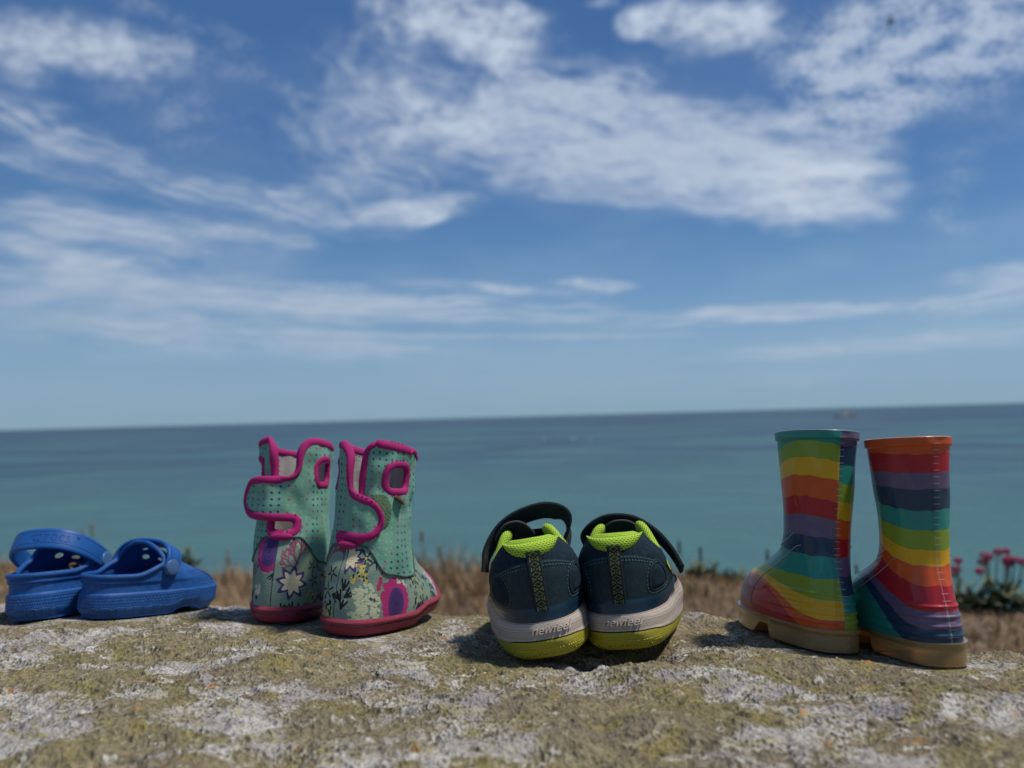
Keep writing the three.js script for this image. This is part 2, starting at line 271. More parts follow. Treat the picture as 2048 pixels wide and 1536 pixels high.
function rockRough(x, z) {
  let y = 0.010 * fbm(x * 4.2 + 2, z * 5.5, 3) + 0.0046 * fbm(x * 15, z * 20 + 4, 3, n2b);
  const ridge = 1 - Math.abs(n2(x * 9 + 7, z * 22)), r2 = 1 - Math.abs(n2b(x * 24 + 1, z * 50)); y += 0.0022 * Math.pow(ridge, 4) + 0.0010 * Math.pow(r2, 4) - 0.001;
  y += 0.0016 * fbm(x * 60, z * 80, 3) + 0.0008 * n2(x * 240, z * 260) + 0.0005 * n2b(x * 520, z * 540);
  const pit = n2b(x * 46 + 9, z * 60); y -= 0.003 * sm(0.72, 0.9, pit);
  return y;
}
function rockY(x, z) {
  const base = rockBase(x, z); let w = 0, wy = 0;
  for (const p of pads) { const dx = x - p.x, dz = z - p.z, lx = dx * p.c - dz * p.s, lz = dx * p.s + dz * p.c, ex = Math.max(0, Math.abs(lx) - p.hw), ez = Math.max(0, lz - p.z0, p.z1 - lz), k = Math.exp(-(ex * ex + ez * ez) / (p.soft * p.soft)); w += k; wy += k * (p.y + lx * p.sx + lz * p.sz); }
  const rough = rockRough(x, z), k = Math.min(1, w);
  let y = lerp(base + rough, w > 0 ? wy / w - 0.0012 + Math.min(0, rough) * 0.25 - 0.0005 : 0, k);
  for (const [cx, cz, rx, rz, h] of hollows) { const r = Math.pow(Math.abs(x - cx) / rx, 2.6) + Math.pow(Math.abs(z - cz + 0.004 * n2(x * 50, z * 50)) / rz, 2.6); if (r < 9) y += h * Math.exp(-r) * (1 + 0.25 * n2b(x * 30, z * 40)); }
  const over = -z - edgeD(x) - 0.018 * fbm(x * 9, 3, 3) - 0.006 * n2(x * 40, 7);
  if (over > -0.03) { const t = Math.max(0, over + 0.03); y -= 1.6 * t * t + 9 * Math.pow(Math.max(0, over), 2) + 1.1 * Math.max(0, over - 0.03); }
  return Math.max(y, -0.75);
}
function buildRock() {
  const nx = 800, nz = 540, warp = (t, k) => { let i = 0; while (i < k.length - 2 && t > k[i + 1][0]) i++; return lerp(k[i][1], k[i + 1][1], (t - k[i][0]) / (k[i + 1][0] - k[i][0])); };
  const xw = (u) => warp(u, [[0, -1.4], [0.06, -0.62], [0.94, 0.56], [1, 1.3]]), zw = (v) => warp(v, [[0, 0.35], [0.06, -0.26], [0.92, -0.86], [1, -1.05]]);   // finest where the photograph looks
  const g = grid(nx, nz, (u, v) => { const x = xw(u), z = zw(v); return V(x, rockY(x, z), z); });
  const TW = 2048, TH = 880, bump = new Float32Array(TW * TH);
  const C = { khaki: [0.205, 0.176, 0.104], olive: [0.170, 0.148, 0.072], brown: [0.160, 0.132, 0.098], grey: [0.34, 0.325, 0.31], mauve: [0.25, 0.23, 0.23], white: [0.47, 0.46, 0.43], dark: [0.040, 0.036, 0.030], orange: [0.34, 0.135, 0.016], yellow: [0.23, 0.20, 0.045], cream: [0.34, 0.30, 0.21] };
  const mix = (c, d, t) => { c[0] += (d[0] - c[0]) * t; c[1] += (d[1] - c[1]) * t; c[2] += (d[2] - c[2]) * t; };
  const map = tex(TW, TH, (ix, iy) => {
    const x = xw((ix + 0.5) / TW), z = zw((iy + 0.5) / TH);
    const wx = x + 0.020 * fbm(x * 14, z * 16, 2), wz = z + 0.014 * fbm(x * 14 + 30, z * 16, 2);
    const g1 = n2(x * 420, z * 430), g2 = n2b(x * 210, z * 230), g3 = n2(x * 110 + 5, z * 120), med = fbm(wx * 30, wz * 42, 3), big = fbm(wx * 7 + 1, wz * 10, 3), big2 = fbm(wx * 8 + 21, wz * 11 + 9, 3, n2b);
    const c = [...C.khaki];
    mix(c, C.olive, sm(-0.1, 0.35, big2) * 0.8);
    mix(c, C.brown, sm(0.0, 0.4, fbm(wx * 9 + 50, wz * 12, 2) + 0.35 * sm(-0.1, 0.35, x)) * 0.65);
    const grain = 0.62 * g1 + 0.5 * g2 + 0.3 * g3;
    // pale crusts with feathered, grainy edges; more of them to the left
    const pale = big * 1.0 + 0.38 * med - 0.08 + 0.20 * sm(0.05, -0.45, x) + 0.10 * sm(0.28, 0.40, x) + 0.24 * grain;
    mix(c, C.grey, sm(-0.02, 0.30, pale) * 0.85);
    mix(c, C.mauve, sm(0.12, 0.30, pale - 0.25 * big2) * sm(-0.1, 0.3, fbm(wx * 16 + 4, wz * 24, 2)) * 0.9);
    const white = fbm(wx * 18 + 3, wz * 30 + 8, 4, n2b) + 0.5 * pale + 0.14 * grain;
    mix(c, C.white, sm(0.28, 0.56, white) * 0.62);
    mix(c, C.white, sm(0.47, 0.60, fbm(wx * 34 + 13, wz * 60, 3) + 0.16 * grain) * 0.8);
    mix(c, C.cream, sm(0.36, 0.5, fbm(wx * 40 + 33, wz * 60 + 2, 2, n2b) + 0.1 * grain) * 0.6);
    mix(c, C.yellow, sm(0.28, 0.45, fbm(wx * 22 + 71, wz * 32, 2) + 0.16 * grain) * 0.5);
    mix(c, C.orange, sm(0.58, 0.66, fbm(wx * 26 + 91, wz * 40 + 17, 3, n2b) + 0.10 * grain) * 0.7);
    mix(c, C.dark, sm(0.36, 0.55, fbm(wx * 36 + 111, wz * 58, 2) + 0.10 * grain) * 0.55);
    const speck = sm(0.55, 0.85, g1 * 0.7 + g2 * 0.5); mix(c, C.dark, speck * 0.7); const crack = sm(0.90, 0.985, 1 - Math.abs(n2b(wx * 20 + 3, wz * 46))) * sm(-0.1, 0.25, fbm(x * 13, z * 13 + 8, 2)); mix(c, C.dark, crack * (0.45 + 0.4 * grain));
    const light = sm(0.5, 0.85, -g1 * 0.6 + g3 * 0.55); mix(c, C.cream, light * 0.45);
    const f = 1 + 0.55 * grain;
    bump[iy * TW + ix] = 0.5 + 0.25 * grain + 0.22 * med + 0.10 * sm(0.02, 0.2, pale) - 0.3 * speck;
    return toS3([c[0] * f * 0.93, c[1] * f * 0.91, c[2] * f * 0.87]);
  });
  const bmap = tex(TW, TH, (ix, iy) => { const v = 255 * clamp(bump[iy * TW + ix]); return [v, v, v]; }, false);
  const m = std([1, 1, 1], 0.93, { map, bumpMap: bmap, bumpScale: 0.0045, specularIntensity: 0.35 });
  tag(obj('rock', g, m, scene), 'weathered limestone rock crusted with grey, white and olive lichen under the shoes', 'rock', null, 'structure');
}

// ------------------------------------------------------------------ the cliff-top: a strip of dry turf that ends above the sea
const GROUND = -0.60;
const brink = (x) => 3.75 - 0.22 * x + 0.18 * Math.sin(x * 1.9 + 0.5) + 0.10 * n2(x * 1.3, 4) - 0.25 * sm(0.2, 1.6, x);
const groundY = (x, z) => { const d = -z, e = d - brink(x); return GROUND + 0.05 * fbm(x * 0.9, z * 0.9, 3) + 0.025 * n2b(x * 3, z * 3) + (e > 0 ? -0.9 * e - 0.8 * e * e : 0); };
{
  const g = grid(220, 200, (u, v) => { const x = lerp(-7, 7, u), z = -lerp(0.1, 9.5, v); return V(x, groundY(x, z), z); });
  const soil = tex(512, 512, (ix, iy) => { const x = ix / 512 * 14, y = iy / 512 * 9.4, a = fbm(x * 2.2, y * 2.2, 4), b = n2b(x * 14, y * 14), c = [0.150 + 0.03 * a, 0.108 + 0.022 * a, 0.072 + 0.012 * a], k = 1 + 0.28 * b; return toS3(c.map((q) => q * k)); });
  tag(obj('ground', g, std([1, 1, 1], 0.95, { map: soil, specularIntensity: 0.2 }), scene), 'dry brown cliff top turf behind the rock', 'ground', null, 'structure');
}

// ------------------------------------------------------------------ placing shoes: heel's back at a pixel of level rock, turned by yaw (toe to the left +), pitch and roll in degrees
const D = Math.PI / 180;
function place(g, px, py, yaw, pitch, roll, size, pad, y = 0) {
  const p = onPlane(px, py, y); g.position.copy(p); g.rotation.order = 'YXZ'; g.rotation.set(pitch * D, yaw * D, roll * D); g.scale.setScalar(size);
  if (pad) pads.push({ x: p.x, z: p.z, y: p.y, c: Math.cos(yaw * D), s: Math.sin(yaw * D), hw: pad[0] * size, z0: (pad[1] ?? 0) * size, z1: pad[2] * size, soft: pad[3] ?? 0.018, sx: Math.tan(roll * D), sz: -Math.tan(pitch * D) });
}

// ------------------------------------------------------------------ blue foam clogs
const clogBlue = [0.009, 0.074, 0.262];
const clogBody = new Body([[0, -0.008, -0.136, 0.0285, 0.036, 0.72], [0.004, -0.002, -0.146, 0.0325, 0.041, 0.70], [0.010, 0.001, -0.150, 0.0345, 0.043, 0.70], [0.0225, 0.0005, -0.150, 0.0345, 0.0435, 0.70], [0.0238, -0.0012, -0.149, 0.0325, 0.0420, 0.70], [0.0320, -0.0014, -0.142, 0.0320, 0.0412, 0.70], [0.0333, 0.0002, -0.140, 0.0332, 0.0412, 0.70], [0.039, -0.0010, -0.128, 0.0325, 0.0395, 0.72], [0.046, -0.001, -0.108, 0.0325, 0.0365, 0.76], [0.054, -0.001, -0.091, 0.0310, 0.0335, 0.8], [0.061, -0.001, -0.079, 0.028, 0.029, 0.85], [0.066, -0.001, -0.070, 0.0235, 0.0235, 0.9], [0.070, -0.001, -0.062, 0.016, 0.015, 0.95]]);
const clogBump = canvasTex(2048, 512, (g, w, h) => {    // relief of the foam: studs round heel and toe, tread notches, fine pores inside
  g.fillStyle = '#808080'; g.fillRect(0, 0, w, h);
  const Y = (mm) => h - mm / 80 * h;
  for (let r = 0; r < 3; r++) for (let k = 0; k < 124; k++) { const x = (k + (r % 2) * 0.5) / 124 * w; if (Math.abs(x / w - 0.5) > 0.27) continue; g.fillStyle = '#ffffff'; g.beginPath(); g.ellipse(x, Y(14.6 + r * 2.7), 4.6, 6.0, 0, 0, 7); g.fill(); }
  for (let r = 0; r < 6; r++) for (let k = 0; k < 170; k++) { const x = (k + (r % 2) * 0.5) / 170 * w; if (Math.abs(x / w - 0.5) < 0.315) continue; g.fillStyle = '#1c1c1c'; g.beginPath(); g.ellipse(x, Y(26 + r * 2.9), 3.4, 5.5, 0, 0, 7); g.fill(); }
  g.strokeStyle = '#000000'; g.lineWidth = 7;
  for (let k = 0; k < 44; k++) { const x = (k + 0.5) / 44 * w; g.beginPath(); g.moveTo(x, Y(0)); g.lineTo(x + 4, Y(9.5)); g.stroke(); }
  g.lineWidth = 4; g.beginPath(); for (let x = 0; x <= w; x += 4) g.lineTo(x, Y(9.5 + 1.6 * Math.abs(Math.sin(x / w * 44 * Math.PI / 2)))); g.stroke();
  g.fillStyle = '#606060'; for (let k = 0; k < 9000; k++) { g.globalAlpha = 0.3; g.fillRect(rnd() * w, rnd() * h, 2, 2); } g.globalAlpha = 1;
}, false);
const foam = std([1, 1, 1], 0.52, { map: worn(clogBlue, 0.06, 3, [5, 1]), bumpMap: clogBump, bumpScale: 0.0020, specularIntensity: 0.7 });
const foamPlain = std(clogBlue, 0.5, { bumpMap: noiseBump(256, 20), bumpScale: 0.00025, specularIntensity: 0.7 });
const strapBump = canvasTex(1024, 256, (g, w, h) => {
  g.fillStyle = '#808080'; g.fillRect(0, 0, w, h);
  g.fillStyle = '#303030'; g.fillRect(0, 22, w, 10); g.fillRect(0, 96, w, 10);
  g.save(); g.translate(w * 0.5, 64); g.scale(1.35, 1); g.fillStyle = '#000000'; g.font = 'bold 84px sans-serif'; g.textAlign = 'center'; g.textBaseline = 'middle'; g.letterSpacing = '6px'; g.fillText('crocs', -16, -2); g.font = 'bold 18px sans-serif'; g.letterSpacing = '0px'; g.fillText('TM', 150, -22); g.restore();
}, false);
const strapFoam = std([0.011, 0.084, 0.29], 0.5, { bumpMap: strapBump, bumpScale: 0.0045, specularIntensity: 0.7 });
const footbed = std([0.009, 0.062, 0.24], 0.7, { bumpMap: noiseBump(256, 26), bumpScale: 0.0006 });
const rivetMat = std([0.05, 0.12, 0.25], 0.38);
const clogPos = (u, v) => { const p = clogBody.at(u, v), s = (1 - Math.cos(u)) / 2, k = sm(0.026, 0.004, v); p.y += k * (0.0050 * sm(0.46, 0.56, s) * sm(0.76, 0.66, s) + 0.001 * sm(0.86, 1, s)); return p; };   // the sole arches up under the instep and at the toe
function clog(label, strapDir, strapLen) {
  const t = thing('foam_clog', label, 'clog', 'shoes in a row along the rock');
  const zo = -0.061, holes = [];
  for (const [z, xs] of [[-0.072, [-0.012, 0.012]], [-0.084, [-0.022, 0, 0.022]], [-0.097, [-0.013, 0.013]], [-0.108, [-0.024, 0, 0.024]], [-0.120, [-0.012, 0.012]]]) for (const x of xs) holes.push([x, z, 0.0036]);
  const windows = [1.02, 1.16, 1.30].flatMap((a) => [a, -a]).map((a) => (a > 0 ? Math.PI - (1.42 - a) * 1.6 - 0.05 : -Math.PI + (1.42 + a) * 1.6 + 0.05));
  const body = sheet({
    u0: -Math.PI, u1: Math.PI, v0: 0, v1: 0.070, nu: 300, nv: 150, pos: clogPos, uv: (u, v) => [(u + Math.PI) / (2 * Math.PI), v / 0.08],
    keep: (u, v, p) => {
      const a = 0.0392 + 0.010 * sm(-0.03, -0.06, p.z) - v, b = zo + 0.12 * Math.max(0, v - 0.05) - p.z, k = 0.006, h = clamp(0.5 + 0.5 * (a - b) / k); let q = lerp(b, a, h) + k * h * (1 - h);
      if (v > 0.042) for (const [x, z, r] of holes) q = Math.min(q, Math.hypot(p.x - x, p.z - z) - r);
      if (v > 0.024 && v < 0.045) for (const w of windows) q = Math.min(q, (Math.hypot((u - w) / 0.040, (v - 0.0345) / 0.0065) - 1) * 0.004);
      return q;
    },
  });
  obj('shell', body.geo, foam, t);
  const rimPts = even(body.loops[0], 150, true, 6), mid = rimPts.reduce((a, b) => a.add(b), V(0, 0, 0)).multiplyScalar(1 / 150);
  obj('rim', sweep(rimPts, rimPts.map((p) => p.clone().sub(mid).setY((p.y - 0.04) * 0.8).normalize()), oval(0.0026, 0.0024, 10), true), foamPlain, t);
  obj('footbed', soleGeo((f) => { const p = clogBody.at(f, 0.02); return [p.x * 0.95, p.z * 0.97 - 0.002, (1 - Math.cos(f)) / 2]; }, () => 0.018, () => 0.012, () => 0, 100, 2), footbed, t);
  obj('outsole', soleGeo((f) => { const p = clogBody.at(f, 0.003); return [p.x * 0.99, p.z * 0.995 - 0.0005, (1 - Math.cos(f)) / 2]; }, (s) => 0.004 + 0.0050 * sm(0.46, 0.56, s) * sm(0.76, 0.66, s) + 0.001 * sm(0.86, 1, s), (s) => 0.0003 + 0.0050 * sm(0.46, 0.56, s) * sm(0.76, 0.66, s) + 0.001 * sm(0.86, 1, s), () => 0, 120, 2), foamPlain, t);
  // heel strap: a half loop between the two rivets, swung about them
  const pv = V(0, 0.047, -0.064), dir = V(0, strapDir[0], strapDir[1]).normalize(), hw = 0.0385, pts = [], nor = [];
  for (let k = 0; k <= 60; k++) { const a = k / 60 * Math.PI, c = Math.cos(a), s = Math.sin(a), ex = -Math.sign(c) * Math.pow(Math.abs(c), 0.72) * hw, es = Math.pow(s, 0.8) * strapLen; pts.push(pv.clone().add(V(ex, 0, 0)).addScaledVector(dir, es)); nor.push(V(ex / hw, 0, 0).addScaledVector(dir, Math.max(0.02, s)).normalize()); }
  const st = obj('heel_strap', sweep(pts, nor, slab(0.0100, 0.0022, 0.45, 24), false, (q) => 1 - 0.10 * Math.pow(Math.abs(2 * q - 1), 3)), strapFoam, t);
  { // the strap's text runs along its outer face: u round the section, v along the strap
const uv = st.geometry.attributes.uv, sec = slab(0.0100, 0.0022, 0.45, 24); for (let i = 0; i < 25 * 61; i++) { const k = Math.round(uv.getX(i) * 24) % 24, q = sec[k][0] / 0.0100; uv.setXY(i, clamp((uv.getY(i) - 0.61) * 1.35 + 0.5), sec[k][1] >= 0 ? 0.75 - 0.25 * q : 0.25); }
  }
  for (const s of [-1, 1]) {
    const r = obj('rivet', new THREE.LatheGeometry([[0, 0.0040], [0.0052, 0.0040], [0.0064, 0.0032], [0.0070, 0.0036], [0.0078, 0.0030], [0.0082, 0.0010], [0.0082, -0.002]].map(([a, b]) => new THREE.Vector2(a, b)), 32), rivetMat, t);
    r.position.set(s * 0.0385, 0.0465, -0.0635); r.rotation.z = -s * (Math.PI / 2 - 0.12);
  }
  return t;
}

// ------------------------------------------------------------------ printed neoprene toddler boots
const bootBody = new Body([[0.008, 0, -0.136, 0.0325, 0.0375, 0.72], [0.020, 0.0005, -0.135, 0.0335, 0.0372, 0.72], [0.032, 0, -0.128, 0.0335, 0.035, 0.74], [0.042, -0.001, -0.113, 0.033, 0.032, 0.78], [0.050, -0.002, -0.099, 0.0325, 0.031, 0.80], [0.060, -0.006, -0.088, 0.032, 0.0305, 0.82], [0.072, -0.0095, -0.080, 0.0310, 0.030, 0.85], [0.088, -0.0125, -0.077, 0.0295, 0.0290, 0.88], [0.110, -0.0135, -0.078, 0.0297, 0.0292, 0.9], [0.135, -0.0140, -0.080, 0.0302, 0.0300, 0.9], [0.170, -0.0150, -0.082, 0.0306, 0.0304, 0.9]]);
const bootArc = (() => { const n = 720, a = [0]; let p = bootBody.at(-Math.PI, 0.03); for (let i = 1; i <= n; i++) { const q = bootBody.at(-Math.PI + i / n * 2 * Math.PI, 0.03); a.push(a[i - 1] + q.distanceTo(p)); p = q; } const L = a[n]; const f = (phi) => { const t = clamp((phi + Math.PI) / (2 * Math.PI)) * n, i = Math.min(n - 1, Math.floor(t)); return lerp(a[i], a[i + 1], t - i) / L; }; f.length_m = L; return f; })();   // share of the way round the foot, so that prints keep their size
const TOPY = 0.154, RB = 0.031;                          // shaft top; arc length per radian
const bindMat = std([0.34, 0.006, 0.120], 0.88, { bumpMap: noiseBump(128, 14), bumpScale: 0.0003, sheen: 0.12, sheenRoughness: 0.6, sheenColor: new THREE.Color(0.6, 0.05, 0.3) });
const fleece = std([0.74, 0.70, 0.65], 1, { bumpMap: noiseBump(256, 9), bumpScale: 0.004 });
fleece.bumpMap.repeat.set(6, 4);
const crimson = std([0.28, 0.020, 0.050], 0.55, { bumpMap: noiseBump(256, 30), bumpScale: 0.0005 });
const weave = (g, w, h, a) => { for (let k = 0; k < 26000; k++) { const v = rnd() < 0.5 ? 0 : 255; g.fillStyle = `rgba(${v},${v},${v},${a})`; g.fillRect(rnd() * w, rnd() * h, 3, 1.5); } };
// print of the foot panel: u runs round the boot with the heel at the middle, 2048 px = 2 pi; v = height over 80 mm, 1024 px
function floral(side) {
  const map = canvasTex(2048, 1024, (g, w, h) => {
    const X = (deg) => bootArc(deg * D) * w, Y = (mm) => h - mm / 80 * h, S = w / (bootArc.length_m * 1000);
    const at = (deg, mm, rot, sc, fn) => { g.save(); g.translate(X(deg), Y(mm)); g.scale(S, 12.8); g.rotate(rot); g.scale(sc * 1.32, sc * 1.32); fn(); g.restore(); };
    g.fillStyle = '#7c9183'; g.fillRect(0, 0, w, h);
    for (let k = 0; k < 60; k++) { g.fillStyle = ['rgba(150,170,120,0.16)', 'rgba(170,190,175,0.16)', 'rgba(96,140,120,0.18)'][k % 3]; at(rnd() * 360 - 180, rnd() * 80, 0, 1, () => { g.beginPath(); g.arc(0, 0, 4 + rnd() * 7, 0, 7); g.fill(); }); }
    const stroke = (c, lw, f) => { g.strokeStyle = c; g.lineWidth = lw; g.lineCap = 'round'; g.beginPath(); f(); g.stroke(); };
    const pink = (deg, mm, sc, rot = 0) => at(deg, mm, rot, sc, () => { // scalloped pink flower, violet eye with rays
      g.fillStyle = '#b5276e'; for (let k = 0; k < 22; k++) { const a = k / 22 * 6.283; g.beginPath(); g.arc(Math.cos(a) * 8.6, Math.sin(a) * 11.5, 1.75, 0, 7); g.fill(); } g.beginPath(); g.ellipse(0, 0, 9, 12, 0, 0, 7); g.fill();
      g.fillStyle = '#4d2b70'; g.beginPath(); g.ellipse(0.3, 1.2, 6, 8.6, 0, 0, 7); g.fill();
      for (let r = 0; r < 3; r++) for (let k = 0; k < 26; k++) { const a = k / 26 * 6.283; g.fillStyle = r ? '#2c1c58' : '#2d3f78'; g.beginPath(); g.arc(0.3 + Math.cos(a) * (5.2 - r * 1.3), 1.2 + Math.sin(a) * (7.6 - r * 1.9), 0.42, 0, 7); g.fill(); }
      g.fillStyle = '#3a1c4e'; g.beginPath(); g.ellipse(0.3, 1.2, 1.6, 2.4, 0, 0, 7); g.fill();
    });
    const petalStar = (deg, mm, sc) => at(deg, mm, 0.2, sc, () => { for (const [r, c] of [[10.5, '#3b2c63'], [7.6, '#d8cda6']]) { g.fillStyle = c; g.beginPath(); for (let k = 0; k < 8; k++) { const a = k / 8 * 6.283, b = (k + 0.5) / 8 * 6.283, q = (k - 0.5) / 8 * 6.283, i = r * 0.58; g.moveTo(0, 0); g.lineTo(Math.cos(q) * i, Math.sin(q) * i); g.quadraticCurveTo(Math.cos(a - 0.16) * r * 0.9, Math.sin(a - 0.16) * r * 0.9, Math.cos(a) * r, Math.sin(a) * r); g.quadraticCurveTo(Math.cos(a + 0.16) * r * 0.9, Math.sin(a + 0.16) * r * 0.9, Math.cos(b) * i, Math.sin(b) * i); } g.fill(); } g.fillStyle = '#c9b88e'; for (let k = 0; k < 14; k++) { g.beginPath(); g.arc((rnd() - 0.5) * 4.4, (rnd() - 0.5) * 4.4, 0.35, 0, 7); g.fill(); } });
    const coral = (deg, mm, sc, rot, c = '#7d4358', lw = 0.75) => at(deg, mm, rot, sc, () => { const branch = (x, y, a, l, d) => { const ex = x + Math.cos(a) * l, ey = y + Math.sin(a) * l; stroke(c, lw, () => { g.moveTo(x, y); g.quadraticCurveTo((x + ex) / 2 + Math.sin(a) * l * 0.2, (y + ey) / 2 - Math.cos(a) * l * 0.2, ex, ey); }); if (d > 0) for (const s of [-0.55, 0.1, 0.6]) branch(lerp(x, ex, s < 0 ? 0.6 : 1), lerp(y, ey, s < 0 ? 0.6 : 1), a + s + (rnd() - 0.5) * 0.3, l * 0.66, d - 1); }; branch(0, 8, -1.57, 7, 3); });
    const cross = (deg, mm, sc, rot) => at(deg, mm, rot, sc, () => { for (let k = 0; k < 5; k++) { const a = k / 5 * 6.283; stroke('#15181c', 0.95, () => { g.moveTo(Math.cos(a) * 0.7, Math.sin(a) * 0.7); g.lineTo(Math.cos(a) * 4.4, Math.sin(a) * 4.4); }); } g.fillStyle = '#c0a070'; g.beginPath(); g.arc(0, 0, 0.75, 0, 7); g.fill(); });
    const twig = (deg, mm, sc, rot) => at(deg, mm, rot, sc, () => { for (let k = -1; k <= 1; k++) stroke('#14191c', 0.9, () => { g.moveTo(0, 2); g.lineTo(k * 1.8, -1.8); }); });
    const cloud = (deg, mm, n, rx, ry, c, r) => { for (let k = 0; k < n; k++) { g.fillStyle = c; at(deg + (rnd() - 0.5) * rx, mm + (rnd() - 0.5) * ry, rnd() * 3, 1, () => { g.beginPath(); g.ellipse(0, 0, r * 0.62, r * 0.95, 0, 0, 7); g.fill(); }); } };
    const dashes = (d0, d1, m0, m1, n, c) => { for (let k = 0; k < n; k++) at(lerp(d0, d1, rnd()), lerp(m0, m1, rnd()), rnd() * 0.6, 1, () => { g.fillStyle = c; g.beginPath(); g.ellipse(0, 0, 0.6, 1.5, 0, 0, 7); g.fill(); }); };
    for (let k = 0; k < 46; k++) { const d = rnd() * 300 - 150, m = 14 + rnd() * 56, r = rnd(); r < 0.3 ? twig(d, m, 0.8 + rnd() * 0.4, rnd() * 6) : r < 0.5 ? coral(d, m, 0.5, rnd() * 6, ['#4a5a58', '#7d4358', '#2b3440'][k % 3], 0.6) : r < 0.75 ? dashes(d - 7, d + 7, m - 5, m + 5, 9, ['#22302c', '#b9c4a0', '#4d3a58'][k % 3]) : cloud(d, m, 7, 9, 7, ['#c9b453', '#bcc59e', '#8e5a74'][k % 3], 1.1); }
    if (side < 0) {
      dashes(-95, -48, 22, 68, 75, '#182320'); dashes(-100, -55, 10, 66, 30, '#a9c2a4'); cloud(-44, 40, 10, 16, 12, '#a4ac62', 1.2);
      coral(-36, 36, 1.15, -0.3, '#5d5660', 0.6); cloud(-28, 27, 10, 16, 6, '#c9c7ac', 1.7); coral(-56, 12, 1.25, 0.5, '#11171d', 1.1); coral(-38, 13, 1.0, -0.9, '#11171d', 1.0); coral(-70, 14, 1.1, 0.1, '#11171d', 1.0);
      coral(26, 56, 1.55, 0.25); coral(10, 50, 1.0, -0.9); petalStar(15, 33, 1.05); cross(45, 45, 0.9, 0.3); cross(46, 33, 0.95, 0.7); cross(62, 38, 0.85, 0); twig(5, 12, 1.3, 0.4); twig(14, 13, 1.2, -0.5); twig(24, 11, 1.2, 0.8); twig(35, 12, 1, 0); cloud(44, 18, 14, 22, 12, '#a8a04e', 1.1); dashes(38, 62, 12, 24, 12, '#1a1f1c');
      g.save(); g.beginPath(); g.rect(0, 0, X(-3), h); g.clip(); pink(-13, 61, 1.15); g.restore();
      pink(120, 34, 1.2); petalStar(90, 30, 1); coral(150, 40, 1.4, 0.2); pink(-140, 34, 1.2); cross(-115, 30, 1, 0);
    } else {
      coral(-26, 62, 1.6, 0.35); petalStar(-42, 36, 1.05); cross(-12, 48, 1.05, 0.3); cross(-15, 34, 1.1, 0.8); twig(4, 40, 1.5, 0.2); twig(0, 31, 1.5, -0.5); twig(9, 33, 1.5, 0.9); twig(3, 25, 1.4, 0.3); twig(-32, 16, 1.3, 0.6); twig(-30, 10, 1.2, -0.4);
      g.save(); g.beginPath(); g.rect(X(2), 0, w, h); g.clip(); petalStar(6, 61, 0.95); g.restore();
      cloud(-14, 19, 16, 18, 14, '#a8a85a', 1.3); dashes(-24, -4, 12, 28, 10, '#1a1f1c');
      cross(27, 61, 1.25, 0.4); cross(42, 59, 1.2, 0.1); cross(54, 53, 1.0, 0.9); cross(40, 69, 1.0, 0.6); cloud(22, 49, 22, 20, 13, '#c9b453', 1.3); for (let k = 0; k < 9; k++) { g.fillStyle = '#1d1a14'; at(12 + rnd() * 20, 44 + rnd() * 10, 0, 1, () => { g.beginPath(); g.arc(0, 0, 0.7, 0, 7); g.fill(); }); }
      cloud(30, 24, 90, 30, 34, '#c2c8a4', 1.7); cloud(18, 12, 26, 18, 14, '#bcc59e', 1.5);
      for (const [d, m] of [[48, 43], [45, 38], [53, 38], [60, 36], [49, 31]]) { g.fillStyle = '#b3325c'; at(d, m, 0.3, 1, () => { g.beginPath(); g.ellipse(0, 0, 1.7, d === 49 ? 3.2 : 2.5, 0, 0, 7); g.fill(); }); }
      pink(64, 25, 1.15, 0.1); cloud(74, 40, 12, 10, 8, '#cbc9b0', 1.2); coral(80, 43, 0.9, 0.1, '#6b6a6a', 0.5); dashes(84, 104, 14, 52, 55, '#1b2430'); cloud(94, 34, 22, 12, 40, '#b3ad55', 0.9); coral(92, 12, 0.9, 0.4, '#1a2230', 1.1); for (const [d, m] of [[112, 36], [116, 28], [113, 22], [118, 18]]) coral(d, m, 0.55, rnd(), '#232a3a', 0.9); dashes(118, 140, 10, 44, 40, '#b5c7b0');
      pink(146, 27, 1.1, -0.2); coral(130, 44, 0.8, 0, '#7b7b70', 0.5); pink(-120, 30, 1.2); coral(-80, 30, 1.3, 0.3); petalStar(-150, 28, 1);
    }
    weave(g, w, h, 0.09);
    g.strokeStyle = '#2a3a30'; g.lineWidth = 5; g.beginPath(); g.moveTo(X(side < 0 ? -2 : -1), 0); g.lineTo(X(side < 0 ? -4 : -3), h); g.stroke();
  });
  return std([0.88, 0.88, 0.88], 0.85, { map, bumpMap: noiseBump(256, 40), bumpScale: 0.0003 });
}
